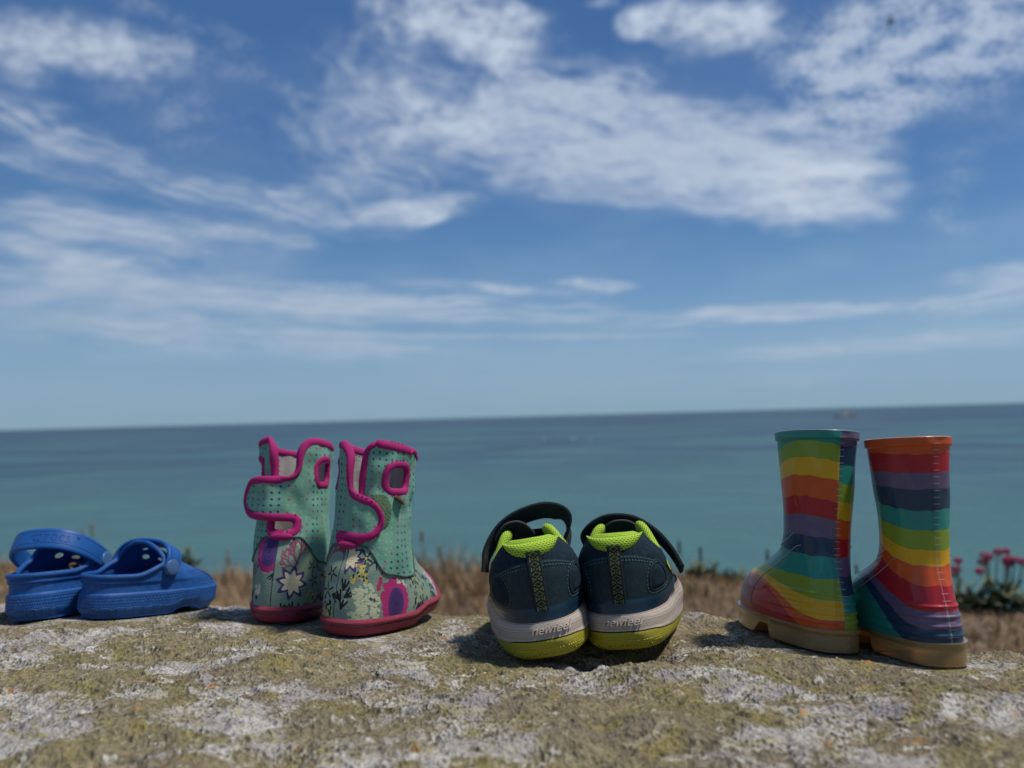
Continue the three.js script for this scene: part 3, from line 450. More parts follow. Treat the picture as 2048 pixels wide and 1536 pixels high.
function dotted(seed) {                                   // mint neoprene with rows of small printed dots
  const map = canvasTex(2048, 1024, (g, w, h) => {
    g.fillStyle = '#6f9f8c'; g.fillRect(0, 0, w, h);
    for (let k = 0; k < 240; k++) { g.fillStyle = ['rgba(88,150,110,0.10)', 'rgba(110,190,170,0.12)', 'rgba(70,140,125,0.10)'][k % 3]; g.beginPath(); g.ellipse(rnd() * w, rnd() * h, 30 + rnd() * 60, 30 + rnd() * 50, 0, 0, 7); g.fill(); }
    const cols = 37, rows = 29;
    for (let r = 0; r < rows; r++) for (let c = 0; c < cols; c++) {
      const q = n2(c * 0.13 + seed, r * 0.05 + seed) + 0.3 * n2(c * 0.4, r * 0.3 + seed); g.fillStyle = q > 0.15 ? '#1f3a4c' : q > -0.32 ? '#a24a5e' : '#8fc06c'; g.globalAlpha = q > -0.32 ? 0.92 : 0.6;
      g.beginPath(); g.ellipse((c + 0.5 + 0.12 * n2(c, r)) / cols * w, (r + 0.5 + 0.15 * n2b(c, r)) / rows * h, 10.5, 6.8, 0.3, 0, 7); g.fill(); g.globalAlpha = 1;
    }
    weave(g, w, h, 0.06);
  });
  return std([0.92, 0.92, 0.92], 0.88, { map, bumpMap: noiseBump(256, 40), bumpScale: 0.00025, sheen: 0.2, sheenRoughness: 0.6, sheenColor: new THREE.Color(0.3, 0.5, 0.45) });
}
// a polygon whose corners are rounded: [[x, y, r], ...] -> dense points
function rounded(poly, step = 0.0018) {
  const out = [], n = poly.length;
  for (let i = 0; i < n; i++) {
    const [x, y, r] = poly[i], a = poly[(i + n - 1) % n], b = poly[(i + 1) % n], la = Math.hypot(a[0] - x, a[1] - y), lb = Math.hypot(b[0] - x, b[1] - y), k = Math.min(r, la * 0.49, lb * 0.49);
    const p = [x + (a[0] - x) / la * k, y + (a[1] - y) / la * k], q = [x + (b[0] - x) / lb * k, y + (b[1] - y) / lb * k], m = Math.max(1, Math.ceil(k * 2 / step));
    for (let j = 0; j <= m; j++) { const t = j / m; out.push([(1 - t) ** 2 * p[0] + 2 * t * (1 - t) * x + t * t * q[0], (1 - t) ** 2 * p[1] + 2 * t * (1 - t) * y + t * t * q[1]]); }
    const e = [b[0] + (x - b[0]) / lb * Math.min(b[2], lb * 0.49), b[1] + (y - b[1]) / lb * Math.min(b[2], lb * 0.49)], L = Math.hypot(e[0] - q[0], e[1] - q[1]), s = Math.floor(L / step);
    for (let j = 1; j < s; j++) out.push([lerp(q[0], e[0], j / s), lerp(q[1], e[1], j / s)]);
  }
  return out;
}
function inside(poly) {                                   // signed distance to a dense polygon, + inside
  return (x, y) => {
    let d = 1e9, c = false;
    for (let i = 0, j = poly.length - 1; i < poly.length; j = i++) {
      const [xi, yi] = poly[i], [xj, yj] = poly[j], ex = xj - xi, ey = yj - yi, wx = x - xi, wy = y - yi, t = clamp((wx * ex + wy * ey) / (ex * ex + ey * ey + 1e-18)), dx = wx - ex * t, dy = wy - ey * t; d = Math.min(d, dx * dx + dy * dy);
      if ((yi > y) !== (yj > y) && x < (xj - xi) * (y - yi) / (yj - yi) + xi) c = !c;
    }
    return (c ? 1 : -1) * Math.sqrt(d);
  };
}
// o.m: +1 the strap comes from the right half and points left, -1 mirrored
function printedBoot(label, o) {
  const t = thing('printed_boot', label, 'boot', 'shoes in a row along the rock'), m = o.m;
  const flat = (f) => f * RB, yb = (f) => { const a = Math.abs(Math.atan2(Math.sin(f), Math.cos(f))) / D; return lerp(0.070, 0.0475, sm(22, 62, a)) - 0.004 * sm(62, 85, a) + 0.022 * sm(95, 130, a); };
  // foot panel
  const rise = (s) => 0.006 * sm(0.45, 0.62, s) * (1 - 0.4 * sm(0.8, 1, s)) + 0.008 * sm(0.86, 1, s), low0 = (u) => 0.0078 + rise((1 - Math.cos(-Math.PI + u * 2 * Math.PI)) / 2);
  const foot = grid(260, 90, (u, v) => bootBody.at(-Math.PI + u * 2 * Math.PI, lerp(low0(u), 0.076, v)), { wrapU: true, uv: (u, v) => [bootArc(-Math.PI + u * 2 * Math.PI), lerp(low0(u), 0.076, v) / 0.08] });
  obj('foot_panel', foot, floral(o.side), t);
  // shaft: one piece of neoprene, slit at the back, with the strap cut in one with it; angle psi from the strap's tip across the heel and round to the slit again
  const hs = o.slit, tip = -o.reach, T = 2 * Math.PI, sb = 0.0725;
  const outline = rounded([
    [flat(T), 0.040, 0], [flat(T), sb, 0.0005], [flat(T) - 0.0105, sb + 0.001, 0.008], [flat(T) - 0.0100, 0.0815, 0.006], [flat(T) - hs * o.lean, 0.112, 0.02], [flat(T) - hs * 1.05 - o.spread, TOPY + 0.0015, 0.016], [flat(T - 1.5), TOPY - 0.005, 0.03], [flat(Math.PI), TOPY - 0.016, 0.05], [flat(1.5), TOPY - 0.005, 0.03], [hs * 1.0 + o.spread * 0.6, TOPY, 0.022], [hs * o.lean, o.s1 + 0.002, 0.013],
    [flat(tip) + 0.0085, o.s1 - o.drop, 0.011], [flat(tip), (o.s1 + o.s0) / 2 - o.drop, 0.014], [flat(tip) + 0.0085, o.s0 - o.drop, 0.011], [0.0115, o.s0, 0.008], [0.0110, sb + 0.001, 0.008], [0, sb, 0.0005], [0, 0.040, 0],
  ]);
  const holeAt = (a) => { const c = flat(a), w = 0.0128, h = 0.0118, y = 0.1255; return rounded([[c - w, y - h, 0.0085], [c + w, y - h, 0.0085], [c + w * 1.05, y + h, 0.0105], [c - w * 0.95, y + h, 0.0105]]); };
  const holes = [holeAt(70 * D), holeAt(T - 70 * D)];
  const inOut = inside(outline), inHole = holes.map(inside);
  const lift = (psi, d, y) => 0.0004 + d + sm(0, 0.016, y - yb(psi)) * (0.0008 + 0.0010 * n2(psi * 1.9 + o.seed, psi * 0.3)) +  (psi < 0.25 ? o.lift0 * sm(0.25, -0.15, psi) + o.lift * sm(0.1, tip, psi) : 0);
  const pos = (psi, y, d) => { const q = bootBody.off(psi, y, lift(psi, d, y) + 0.0013 * sm(0.075, 0.10, y) * n2b(psi * 1.4 + o.seed * 2, y * 32) + (psi > T - 0.9 ? -o.tuck * sm(T - 0.9, T - 0.1, psi) * sm(0.09, 0.12, y) : 0)); q.x *= m; return q; };
  const keep = (u, v) => Math.min(inOut(flat(u), v), -inHole[0](flat(u), v), -inHole[1](flat(u), v), v - yb(u));
  const cut = (d, flip) => sheet({ u0: tip - 0.02, u1: T, v0: 0.040, v1: TOPY + 0.003, nu: 250, nv: 120, pos: (u, v) => pos(u, v, d), keep, uv: (u, v) => [u / T * (m > 0 ? 1 : -1), v / 0.16], flip });
  const neoprene = dotted(o.seed); neoprene.map.wrapS = THREE.RepeatWrapping;
  obj('shaft', cut(0, m < 0).geo, neoprene, t);
  obj('fleece_lining', cut(-0.0034, m > 0).geo, fleece, t);
  // seam along the shaft's lower edge
  const seam = []; for (let k = 0; k <= 160; k++) { const f = -Math.PI + k / 160 * T; const q = bootBody.off(f, yb(f), 0.0004); q.x *= m; seam.push(q); }
  obj('piping', tube(seam, 0.0009, 320, false, 6), std([0.05, 0.10, 0.085], 0.9), t);
  // pink binding round the cut edges
  const bind = (pts2, closed, name, w = 0.0039) => {
    const p3 = pts2.map(([a, y]) => pos(a / RB, y, -0.0016)), n = Math.round(pts2.length * 0.85), c = even(p3, n, closed, 2), idx = even(pts2.map(([a, y]) => V(a, y, 0)), n, closed, 0);
    const nor = idx.map((q) => { const k = bootBody.n(q.x / RB, q.y); k.x *= m; return k; });
    const b = obj(name, sweep(c, nor, oval(w, 0.0026, 14), closed), bindMat, t);
    const st = []; for (let i = 1; i < c.length - 1; i += 1) { const tg = c[i + 1].clone().sub(c[i - 1]).normalize(), bi = V().crossVectors(tg, nor[i]).multiplyScalar(o.stitch * m * w * 1.02); if (i % 2) st.push(tube([c[i].clone().add(bi).addScaledVector(nor[i], 0.0018).addScaledVector(tg, -0.0008), c[i].clone().add(bi).addScaledVector(nor[i], 0.0018).addScaledVector(tg, 0.0008)], 0.00035, 1, false, 4)); }
    obj('stitching', mergeGeometries(st), stitchPink, b);
    return b;
  };
  const dense = outline.filter(([a, y]) => !(y < sb - 0.0004));
  const first = dense.findIndex(([a, y]) => a > flat(T) - 1e-6), loop = [...dense.slice(first), ...dense.slice(0, first)];
  bind(loop, false, 'edge_binding');
  for (const h of holes) bind(h, true, 'pull_hole_binding', 0.0034);
  // small cover where the binding's ends meet above the heel seam
  const low = bootBody.off(0, sb - 0.0022, 0.001); low.x *= m;
  const tab = obj('binding_gusset', new THREE.SphereGeometry(1, 20, 12), bindMat, t); tab.position.copy(low); tab.scale.set(0.0095, 0.0034, 0.0026);
  // crimson sole with a welt line
  const ol = (y) => (f) => { const p = bootBody.at(f, y); return [p.x * 1.0, p.z, (1 - Math.cos(f)) / 2]; };
  obj('sole', soleGeo(ol(0.010), (s) => 0.0078 + rise(s), (s) => 0.0002 + rise(s) * 0.9, (v) => -0.0035 + 0.0048 * Math.pow(v, 0.55), 180, 8), crimson, t);
  obj('welt', soleGeo(ol(0.010), (s) => 0.0135 + rise(s), (s) => 0.0086 + rise(s), (v) => 0.0008 + 0.0016 * Math.sin(Math.PI * clamp(v * 0.9 + 0.1)), 180, 8), crimson, t);
  if (o.patch) {                                          // worn hook and loop patch beside the strap, and a little folded label
    const shape = rounded([[flat(0.50), 0.084, 0.004], [flat(0.98), 0.086, 0.006], [flat(1.04), 0.100, 0.006], [flat(0.86), 0.1125, 0.007], [flat(0.42), 0.1115, 0.002]]), ins = inside(shape);
    const fuzz = canvasTex(256, 256, (g, w, h) => { g.fillStyle = '#5c7a55'; g.fillRect(0, 0, w, h); for (let k = 0; k < 9000; k++) { g.fillStyle = ['#2c4a34', '#7d9a5c', '#a9b878', '#43586a', '#c2c9a0', '#3b5d3a'][Math.floor(rnd() * 6)]; g.globalAlpha = 0.7; g.fillRect(rnd() * w, rnd() * h, 2.2, 1.6); } });
    const s = sheet({ u0: 0.35, u1: 1.1, v0: 0.080, v1: 0.116, nu: 60, nv: 50, pos: (u, v) => pos(T - u, v, 0.0009 + 0.0003 * n2(u * 90, v * 3000)), keep: (u, v) => ins(flat(u), v), uv: (u, v) => [(u - 0.35) / 0.75, (v - 0.08) / 0.036] });
    obj('fastening_patch', s.geo, std([0.9, 0.9, 0.9], 1, { map: fuzz, bumpMap: noiseBump(128, 18), bumpScale: 0.001 }), t);
    const lb = obj('label_tab', new THREE.BoxGeometry(0.0085, 0.0022, 0.004), std([0.30, 0.11, 0.045], 0.7), t); lb.position.copy(pos(T - 1.22, 0.1085, 0.0012)); lb.rotation.set(0.2, 1.0, -0.75);
    const lb2 = obj('label_backing', new THREE.BoxGeometry(0.0095, 0.0010, 0.005), std([0.012, 0.014, 0.016], 0.8), t); lb2.position.copy(pos(T - 1.22, 0.1070, 0.0012)); lb2.rotation.copy(lb.rotation);
  }
  return t;
}
const stitchPink = std([0.36, 0.03, 0.15], 0.8);

// ------------------------------------------------------------------ navy trainers with lime mesh collars
const font = await new FontLoader().loadAsync('fonts/droid/droid_sans_regular.typeface.json');
const snBody = new Body([[0, -0.010, -0.150, 0.0315, 0.034, 0.62], [0.003, -0.0045, -0.158, 0.0345, 0.038, 0.62], [0.008, -0.0010, -0.163, 0.0358, 0.0400, 0.65], [0.0135, 0.0005, -0.165, 0.0360, 0.041, 0.68], [0.0145, -0.0004, -0.165, 0.0354, 0.0405, 0.68], [0.020, -0.0012, -0.163, 0.0346, 0.0400, 0.71], [0.0275, -0.0024, -0.158, 0.0325, 0.0385, 0.75], [0.034, -0.0026, -0.150, 0.0334, 0.0365, 0.74], [0.044, -0.0024, -0.132, 0.0346, 0.035, 0.76], [0.054, -0.0024, -0.112, 0.0348, 0.033, 0.78], [0.063, -0.0030, -0.098, 0.0328, 0.030, 0.80], [0.071, -0.0050, -0.089, 0.0290, 0.0275, 0.84], [0.079, -0.0080, -0.083, 0.0242, 0.0250, 0.86], [0.086, -0.0115, -0.079, 0.0195, 0.0225, 0.9], [0.100, -0.012, -0.075, 0.017, 0.020, 0.9]]);
const navy = [0.0065, 0.021, 0.036];
const leather = std([1, 1, 1], 0.6, { map: worn([0.006, 0.022, 0.030], 0.05, 11, [1, 1]), bumpMap: noiseBump(256, 22), bumpScale: 0.0003, specularIntensity: 0.7 });
const nylon = std([1, 1, 1], 0.9, { map: worn([0.005, 0.018, 0.030], 0.05, 21, [1, 1]), bumpMap: noiseBump(256, 45), bumpScale: 0.0003, specularIntensity: 0.5 });
const tpu = std([0.006, 0.026, 0.048], 0.34, { specularIntensity: 0.9 });
const limeMesh = (() => {
  const draw = (dark, base) => (g, w, h) => { g.fillStyle = base; g.fillRect(0, 0, w, h); for (let r = 0; r < 16; r++) for (let c = 0; c < 16; c++) { g.fillStyle = dark; g.beginPath(); g.ellipse((c + (r % 2) * 0.5 + 0.25) / 16 * w, (r + 0.5) / 16 * h, 5, 3.8, 0.5, 0, 7); g.fill(); } };
  const map = canvasTex(256, 256, draw('#64851f', '#b9dd3c')), bump = canvasTex(256, 256, draw('#000', '#fff'), false); for (const q of [map, bump]) { q.wrapS = q.wrapT = THREE.RepeatWrapping; }
  return std([0.80, 0.80, 0.80], 0.85, { map, bumpMap: bump, bumpScale: 0.0008 });
})();
const dirty = tex(512, 256, (x, y) => { const a = fbm(x * 0.012, y * 0.03, 4), b = fbm(x * 0.05, y * 0.08, 3, n2b), sc = sm(0.30, 0.5, fbm(x * 0.09 + 9, y * 0.02, 3)), top = sm(0.8, 0.97, y / 256 + 0.14 * b), c = [0.46, 0.39, 0.325].map((q, i) => lerp(lerp(q * (1 + 0.35 * a), [0.20, 0.15, 0.12][i], 0.8 * sm(-0.05, 0.32, b + 0.4 * a)), [0.13, 0.095, 0.065][i], Math.max(0.75 * top, 0.35 * sc))); return toS3(c); });
const eva = std([1, 1, 1], 0.72, { map: dirty, bumpMap: noiseBump(256, 12), bumpScale: 0.0003 });
const rubberTex = tex(512, 256, (x, y) => { const l = (x * 1.0 + y * 0.9) % 5 < 2 ? 0.82 : 1, a = fbm(x * 0.02, y * 0.03, 4), b = fbm(x * 0.06 + 5, y * 0.08, 3, n2b), dirt = sm(0.02, 0.5, a + 0.5 * b); return toS3([0.42, 0.375, 0.012].map((q, i) => lerp(q * l, [0.10, 0.085, 0.02][i], 0.65 * dirt))); });
const rubber = std([1, 1, 1], 0.6, { map: rubberTex, bumpMap: canvasTex(512, 256, (g, w, h) => { g.fillStyle = '#808080'; g.fillRect(0, 0, w, h); g.strokeStyle = '#404040'; g.lineWidth = 1.4; for (let x = -h; x < w; x += 5) { g.beginPath(); g.moveTo(x, 0); g.lineTo(x + h, h); g.stroke(); } }, false), bumpScale: 0.0005 });
const thread = std([0.06, 0.15, 0.17], 0.8), limeThread = std([0.45, 0.62, 0.10], 0.8);
const velcro = std([0.0085, 0.016, 0.019], 1, { bumpMap: noiseBump(256, 30), bumpScale: 0.0012, sheen: 0.25, sheenRoughness: 0.5, sheenColor: new THREE.Color(0.2, 0.3, 0.3) });
const webbing = (() => {
  const map = canvasTex(128, 768, (g, w, h) => {
    g.fillStyle = '#07130f'; g.fillRect(0, 0, w, h); g.fillStyle = '#101f2b'; g.fillRect(0, 0, 22, h); g.fillRect(w - 20, 0, 20, h);
    g.fillStyle = '#b4c869'; const P = 128, dot = (x, y) => { g.beginPath(); g.ellipse(x, y, 3.6, 2.6, 0, 0, 7); g.fill(); };
    for (let y0 = -P; y0 < h; y0 += P) { for (let k = 0; k <= 4; k++) for (const [s, e] of [[1, 1], [-1, 1], [1, -1], [-1, -1]]) dot(w / 2 + s * k * 8.5, y0 + P * 0.30 + e * (34 - k * 8.5)); for (let k = 0; k < 3; k++) for (const s of [-1, 1]) { dot(w / 2 + s * (10 + k * 10), y0 + P * 0.78 + (k - 0.5) * 11); dot(w / 2 + s * (10 + k * 10), y0 + P * 0.78 - (k - 0.5) * 11); } for (const s of [-1, 1]) g.fillRect(w / 2 + s * 36 - 1.5, y0 + P * 0.55, 3, P * 0.46); }
  });
  return std([0.8, 0.8, 0.8], 0.9, { map, bumpMap: noiseBump(128, 30), bumpScale: 0.0004 });
})();
const stitchLine = (pts, mat, parent, r = 0.00032, gap = 2) => { const st = []; for (let i = 0; i + 1 < pts.length; i += gap) st.push(tube([pts[i], pts[i].clone().lerp(pts[i + 1], 0.9)], r, 1, false, 4)); return obj('stitching', mergeGeometries(st), mat, parent); };
function trainer(label, o) {
  const t = thing('trainer', label, 'shoe', 'shoes in a row along the rock');
  const part = (y0, y1, d, nv = 14, n = 200) => grid(n, nv, (u, v) => snBody.off(-Math.PI + u * 2 * Math.PI, lerp(y0, y1, v), typeof d === 'function' ? d(u, v) : d), { wrapU: true, uv: (u, v) => [u * 3, v] });
  const out = (y) => (f) => { const p = snBody.at(f, y); return [p.x, p.z, (1 - Math.cos(f)) / 2]; };
  // outsole: heel curls up; forefoot too
  const arc = (f) => 0.0138 - 0.0035 * sm(0.35, 1.25, Math.abs(f));
  const os = grid(220, 14, (u, v) => { const f = -Math.PI + u * 2 * Math.PI; return snBody.at(f, arc(f) * v); }, { wrapU: true, uv: (u, v) => [u * 4, v] });
  const osCap = grid(8, 110, (u, q) => snBody.at(-q * Math.PI, 0).lerp(snBody.at(q * Math.PI, 0), u), { flip: true });
  const rub = obj('outsole', mergeGeometries([os, osCap]), rubber, t);
  const studs = []; for (let r = 0; r < 3; r++) for (let k = 0; k < 26; k++) { const f = -0.62 + (k + (r % 2) * 0.5) / 26 * 1.24, q = snBody.off(f, 0.0042 + r * 0.0017, 0.0001), s = new THREE.SphereGeometry(0.00055, 6, 4); s.translate(q.x, q.y, q.z); if ((k * 7 + r * 3) % 5) studs.push(s); }
  obj('grip_studs', mergeGeometries(studs), std([0.46, 0.42, 0.03], 0.6), rub);
  // midsole: white foam, dipping forward on the sides
  const top = (f) => 0.0272 + 0.0065 * sm(1.0, 1.5, Math.abs(f)) - 0.004 * sm(2.0, 2.8, Math.abs(f));
  const ms = obj('midsole', grid(220, 14, (u, v) => { const f = -Math.PI + u * 2 * Math.PI, y = lerp(arc(f) + 0.0004, top(f), v); return snBody.off(f, y, 0.0006 + 0.0010 * Math.sin(Math.PI * Math.pow(v, 1.6)) + 0.0022 * sm(1.3, 1.8, Math.abs(f)) * (1 - sm(2.3, 3, Math.abs(f))) * sm(0.1, 0.6, v)); }, { wrapU: true, uv: (u, v) => [u * 3, v] }), eva, t);
  const lip = grid(220, 2, (u, v) => { const f = -Math.PI + u * 2 * Math.PI; return snBody.off(f, top(f), lerp(0.0006, -0.003, v)); }, { wrapU: true, uv: (u, v) => [u * 3, 0.97] });
  obj('midsole_ledge', lip, eva, ms);
  // raised lettering on the heel of the midsole
  const tg = new TextGeometry('newfeel', { font, size: 0.0066, depth: 0.0007, curveSegments: 4, bevelEnabled: true, bevelThickness: 0.0003, bevelSize: 0.00025, bevelSegments: 1 });
  tg.computeBoundingBox(); const bb = tg.boundingBox, pa = tg.attributes.position, cx = (bb.min.x + bb.max.x) / 2, stretch = o.textWidth / (bb.max.x - bb.min.x);
  const phiAtX = (x, y) => { let lo = -1.4, hi = 1.4; for (let k = 0; k < 24; k++) { const m = (lo + hi) / 2; if (snBody.at(m, y).x < x) lo = m; else hi = m; } return (lo + hi) / 2; };
  for (let i = 0; i < pa.count; i++) { const y = 0.0187 + (pa.getY(i)) * 0.66 - 0.0004, x = (pa.getX(i) - cx) * stretch + 0.28 * pa.getY(i) + o.textX, p = snBody.off(phiAtX(x, y), y, 0.0017 + pa.getZ(i)); pa.setXYZ(i, p.x, p.y, p.z); }
  tg.computeVertexNormals(); const tuv = tg.attributes.uv; for (let i = 0; i < tuv.count; i++) tuv.setXY(i, 0.31 + 0.02 * (i % 7) / 7, 0.45);
  obj('raised_lettering', tg, eva, ms);
  // glossy band, then the heel counter, then the nylon upper
  obj('heel_band', sheet({ u0: -2.3, u1: 2.3, v0: 0.024, v1: 0.045, nu: 160, nv: 24, pos: (u, v) => snBody.off(u, v, 0.0013 - 0.0008 * sm(0.5, 1, (v - top(u)) / 0.010)), keep: (u, v) => Math.min(v - top(u) + 0.001, 0.0355 + 0.0075 * Math.exp(-(((Math.abs(u) - 0.98) / 0.10) ** 2)) - 0.010 * sm(1.5, 2.3, Math.abs(u)) + 0.004 * sm(1.1, 1.4, Math.abs(u)) - v) }).geo, tpu, t);
  const archY = (f) => 0.0665 - 0.020 * Math.pow(Math.abs(f) / 1.35, 2.2);
  obj('heel_counter', sheet({ u0: -1.7, u1: 1.7, v0: 0.028, v1: 0.07, nu: 150, nv: 60, pos: (u, v) => snBody.off(u, v, 0.0007), keep: (u, v) => archY(u) - v, uv: (u, v) => [u, v * 20] }).geo, leather, t);
  const dipY = (f) => { const a = Math.abs(f); return 0.0745 - 0.0060 * sm(0.3, 0, a) + 0.0035 * Math.exp(-(((a - 0.90) / 0.2) ** 2)) - 0.0115 * sm(0.8, 1.5, a) + 0.016 * sm(1.6, 2.2, a); };
  obj('upper', sheet({ u0: -Math.PI, u1: Math.PI, v0: 0.024, v1: 0.094, nu: 260, nv: 90, pos: (u, v) => snBody.off(u, v, 0.0006 * Math.sin(clamp((v - archY(u)) / 0.016) * Math.PI)), keep: (u, v) => dipY(u) + 0.0015 - v, uv: (u, v) => [u, v * 20] }).geo, nylon, t);
  // lime mesh: padded roll along the collar, spilling over the back as a smile-shaped pad
  const rollY = (f) => { const a = Math.abs(f); return 0.0785 - 0.0140 * sm(0.65, 1.45, a) + 0.017 * sm(1.55, 2.25, a); };
  const path = [], pn = []; for (let k = 0; k <= 110; k++) { const f = lerp(-2.3, 2.3, k / 110), y = rollY(f); path.push(snBody.off(f, y, -0.0042)); pn.push(snBody.n(f, y)); }
  const roll = obj('collar_lining', sweep(path, pn, oval(0.0052, 0.0040, 14), false), limeMesh, t);
  { const uv = roll.geometry.attributes.uv; for (let i = 0; i < uv.count; i++) uv.setXY(i, uv.getY(i) * 5, uv.getX(i) * 1.4); }
  const lower = (f) => 0.0695 + 0.0110 * Math.pow(Math.abs(f) / 0.90, 2.0), upper = (f) => 0.0825 - 0.003 * Math.pow(Math.abs(f) / 0.86, 2);
  obj('heel_pad', sheet({ u0: -1.1, u1: 1.1, v0: 0.066, v1: 0.089, nu: 90, nv: 50, pos: (u, v) => { const k = clamp((v - lower(u)) / Math.max(1e-4, upper(u) - lower(u))); return snBody.off(u, v, 0.0004 + 0.0030 * Math.sin(Math.PI * Math.pow(k, 0.8)) - 0.0085 * sm(0.55, 1, k)); }, keep: (u, v) => Math.min(v - lower(u), upper(u) - v), uv: (u, v) => [u * 0.8, v * 50] }).geo, limeMesh, t);
  obj('inner_lining', grid(120, 20, (u, v) => snBody.off(lerp(-2.4, 2.4, u), lerp(0.022, rollY(lerp(-2.4, 2.4, u)), v), -0.0062), { flip: true, uv: (u, v) => [u * 10, v * 4] }), limeMesh, t);
  obj('insole', soleGeo((f) => { const p = snBody.at(f, 0.03); return [p.x * 0.88, p.z * 0.94 - 0.004, (1 - Math.cos(f)) / 2]; }, () => 0.027, () => 0.022, () => 0, 80, 2), nylon, t);
  // pull tab of patterned webbing up the heel
  const tp = [], tn = []; for (let k = 0; k <= 40; k++) { const y = lerp(0.0335, 0.0725, k / 40); tp.push(snBody.off(0.0, y, 0.0016 + 0.0006 * Math.sin(k / 40 * Math.PI) + 0.0016 * sm(0.85, 1, k / 40))); tn.push(V(0, 0, 1)); }
  const tb = obj('pull_tab', sweep(tp, tn, slab(0.0050, 0.0008, 0.4, 20), false), webbing, t);
  { const g = tb.geometry, uv = g.attributes.uv, p = g.attributes.position; for (let i = 0; i < uv.count; i++) uv.setXY(i, clamp(0.5 + p.getX(i) / 0.0104, 0.01, 0.99), clamp((p.getY(i) - 0.0335) / 0.040)); }
  // padded ankle ovals with their stitching
  for (const s of [-1, 1]) {
    const c = s * 0.80, quad = [[-0.23, 0.0385], [0.26, 0.0400], [0.27, 0.0500], [0.06, 0.0588], [-0.14, 0.0570], [-0.26, 0.0480]].map(([a, y]) => [c * RB + s * a * RB, y, 0.005]), shape = rounded(s > 0 ? quad : quad.reverse(), 0.001), ins = inside(shape);
    const pad = obj('ankle_pad', sheet({ u0: c - 0.4, u1: c + 0.4, v0: 0.036, v1: 0.062, nu: 50, nv: 50, pos: (u, v) => snBody.off(u, v, 0.0009 + 0.0014 * sm(0, 0.004, ins(u * RB, v))), keep: (u, v) => ins(u * RB, v), uv: (u, v) => [u * 2, v * 40] }).geo, nylon, t);
    obj('pad_edge', tube(even(shape.map(([a, y]) => snBody.off(a / RB, y, 0.0010)), 60, true, 1), 0.00055, 90, true, 6), leather, pad);
    const ring = shape.map(([a, y]) => { const dx = a - c * RB, dy = y - 0.0485; return snBody.off((c * RB + dx * 1.24) / RB, 0.0485 + dy * 1.2, 0.0011); });
    stitchLine(even(ring, 64, true, 1), thread, pad);
  }
  for (const d of [0.0014, 0.0036]) { const l = []; for (let k = 0; k <= 90; k++) { const f = lerp(-1.35, 1.35, k / 90); l.push(snBody.off(f, archY(f) - d, 0.0010)); } stitchLine(l, thread, t, 0.0003); }
  for (const s of [-1, 1]) { const f = s * 1.28; obj('lime_flash', sheet({ u0: Math.min(f, f + s * 0.22), u1: Math.max(f, f + s * 0.22), v0: 0.045, v1: 0.060, nu: 20, nv: 20, pos: (u, v) => snBody.off(u, v, 0.0012), keep: (u, v) => 0.002 - Math.abs(v - 0.0555 + (Math.abs(u) - 1.28) * 0.045) }).geo, std([0.45, 0.60, 0.05], 0.7), t); }
  // tongue
  obj('tongue', grid(16, 24, (u, v) => { const x = (u - 0.5) * lerp(0.040, o.tongueW, v), a = 1 - Math.pow(Math.abs(u - 0.5) * 2, 2.5); return V(x + o.tongueX * v, lerp(0.045, o.tongueY - 0.012, v) + 0.012 * a * v, lerp(-0.110, -0.070, v) + 0.006 * a); }), std(navy, 0.85), t);
  const rim = []; for (let k = 0; k <= 20; k++) { const u = k / 20, a = 1 - Math.pow(Math.abs(u - 0.5) * 2, 2.5); rim.push(V((u - 0.5) * o.tongueW + o.tongueX, o.tongueY - 0.012 + 0.012 * a, -0.070 + 0.006 * a)); }
  obj('tongue_edge', tube(rim, 0.0011, 40, false, 6), std([0.03, 0.035, 0.04], 0.8), t);
  // fastening strap
  const sp = curvePts(o.strap.map((q) => V(...q)), 90), sn = sp.map((p, i) => { const a = sp[Math.max(0, i - 1)], b = sp[Math.min(90, i + 1)], tg2 = b.clone().sub(a).normalize(), wide = V(...o.strapWide).normalize(); return V().crossVectors(wide, tg2).normalize(); });
  const stp = obj('fastening_strap', sweep(sp, sn, slab(o.strapHalf, 0.0015, 0.4, 20), false), velcro, t);
  const hairs = []; for (let k = 0; k < 240; k++) { const i = Math.floor(rnd() * 90), e = (rnd() < 0.5 ? -1 : 1) * o.strapHalf * 0.98, p = sp[i].clone().addScaledVector(V(...o.strapWide).normalize(), e), q = p.clone().add(V(rnd() - 0.5, rnd() - 0.3, rnd() - 0.5).multiplyScalar(0.0028)); hairs.push(tube([p, q], 0.00010, 1, false, 3)); }
  obj('frayed_edge', mergeGeometries(hairs), std([0.05, 0.07, 0.07], 0.9), stp);
  return t;
}

// ------------------------------------------------------------------ rainbow wellingtons: striped sock under clear glossy plastic
const wlBody = new Body([[0.012, 0, -0.136, 0.0262, 0.033, 0.66], [0.020, -0.0002, -0.136, 0.0262, 0.033, 0.68], [0.030, -0.0010, -0.134, 0.0258, 0.032, 0.72], [0.040, -0.003, -0.124, 0.0248, 0.0295, 0.76], [0.048, -0.0050, -0.106, 0.0240, 0.0270, 0.80], [0.056, -0.0070, -0.085, 0.0231, 0.0245, 0.83], [0.066, -0.0085, -0.066, 0.0222, 0.0225, 0.86], [0.080, -0.0078, -0.0595, 0.0220, 0.0220, 0.9], [0.105, -0.0050, -0.0610, 0.0236, 0.0236, 0.92], [0.140, -0.0010, -0.0650, 0.0258, 0.0258, 0.94], [0.160, 0.0005, -0.0668, 0.0266, 0.0266, 0.95]]);
const BANDS = { teal: '#1d8f80', lime: '#8aa22c', yellow: '#e8b010', orange: '#da561a', red: '#b31226', purple: '#6d5a77', navy: '#143a58' }, ORDER = ['teal', 'lime', 'yellow', 'orange', 'red', 'purple', 'navy'].map((k) => BANDS[k]);
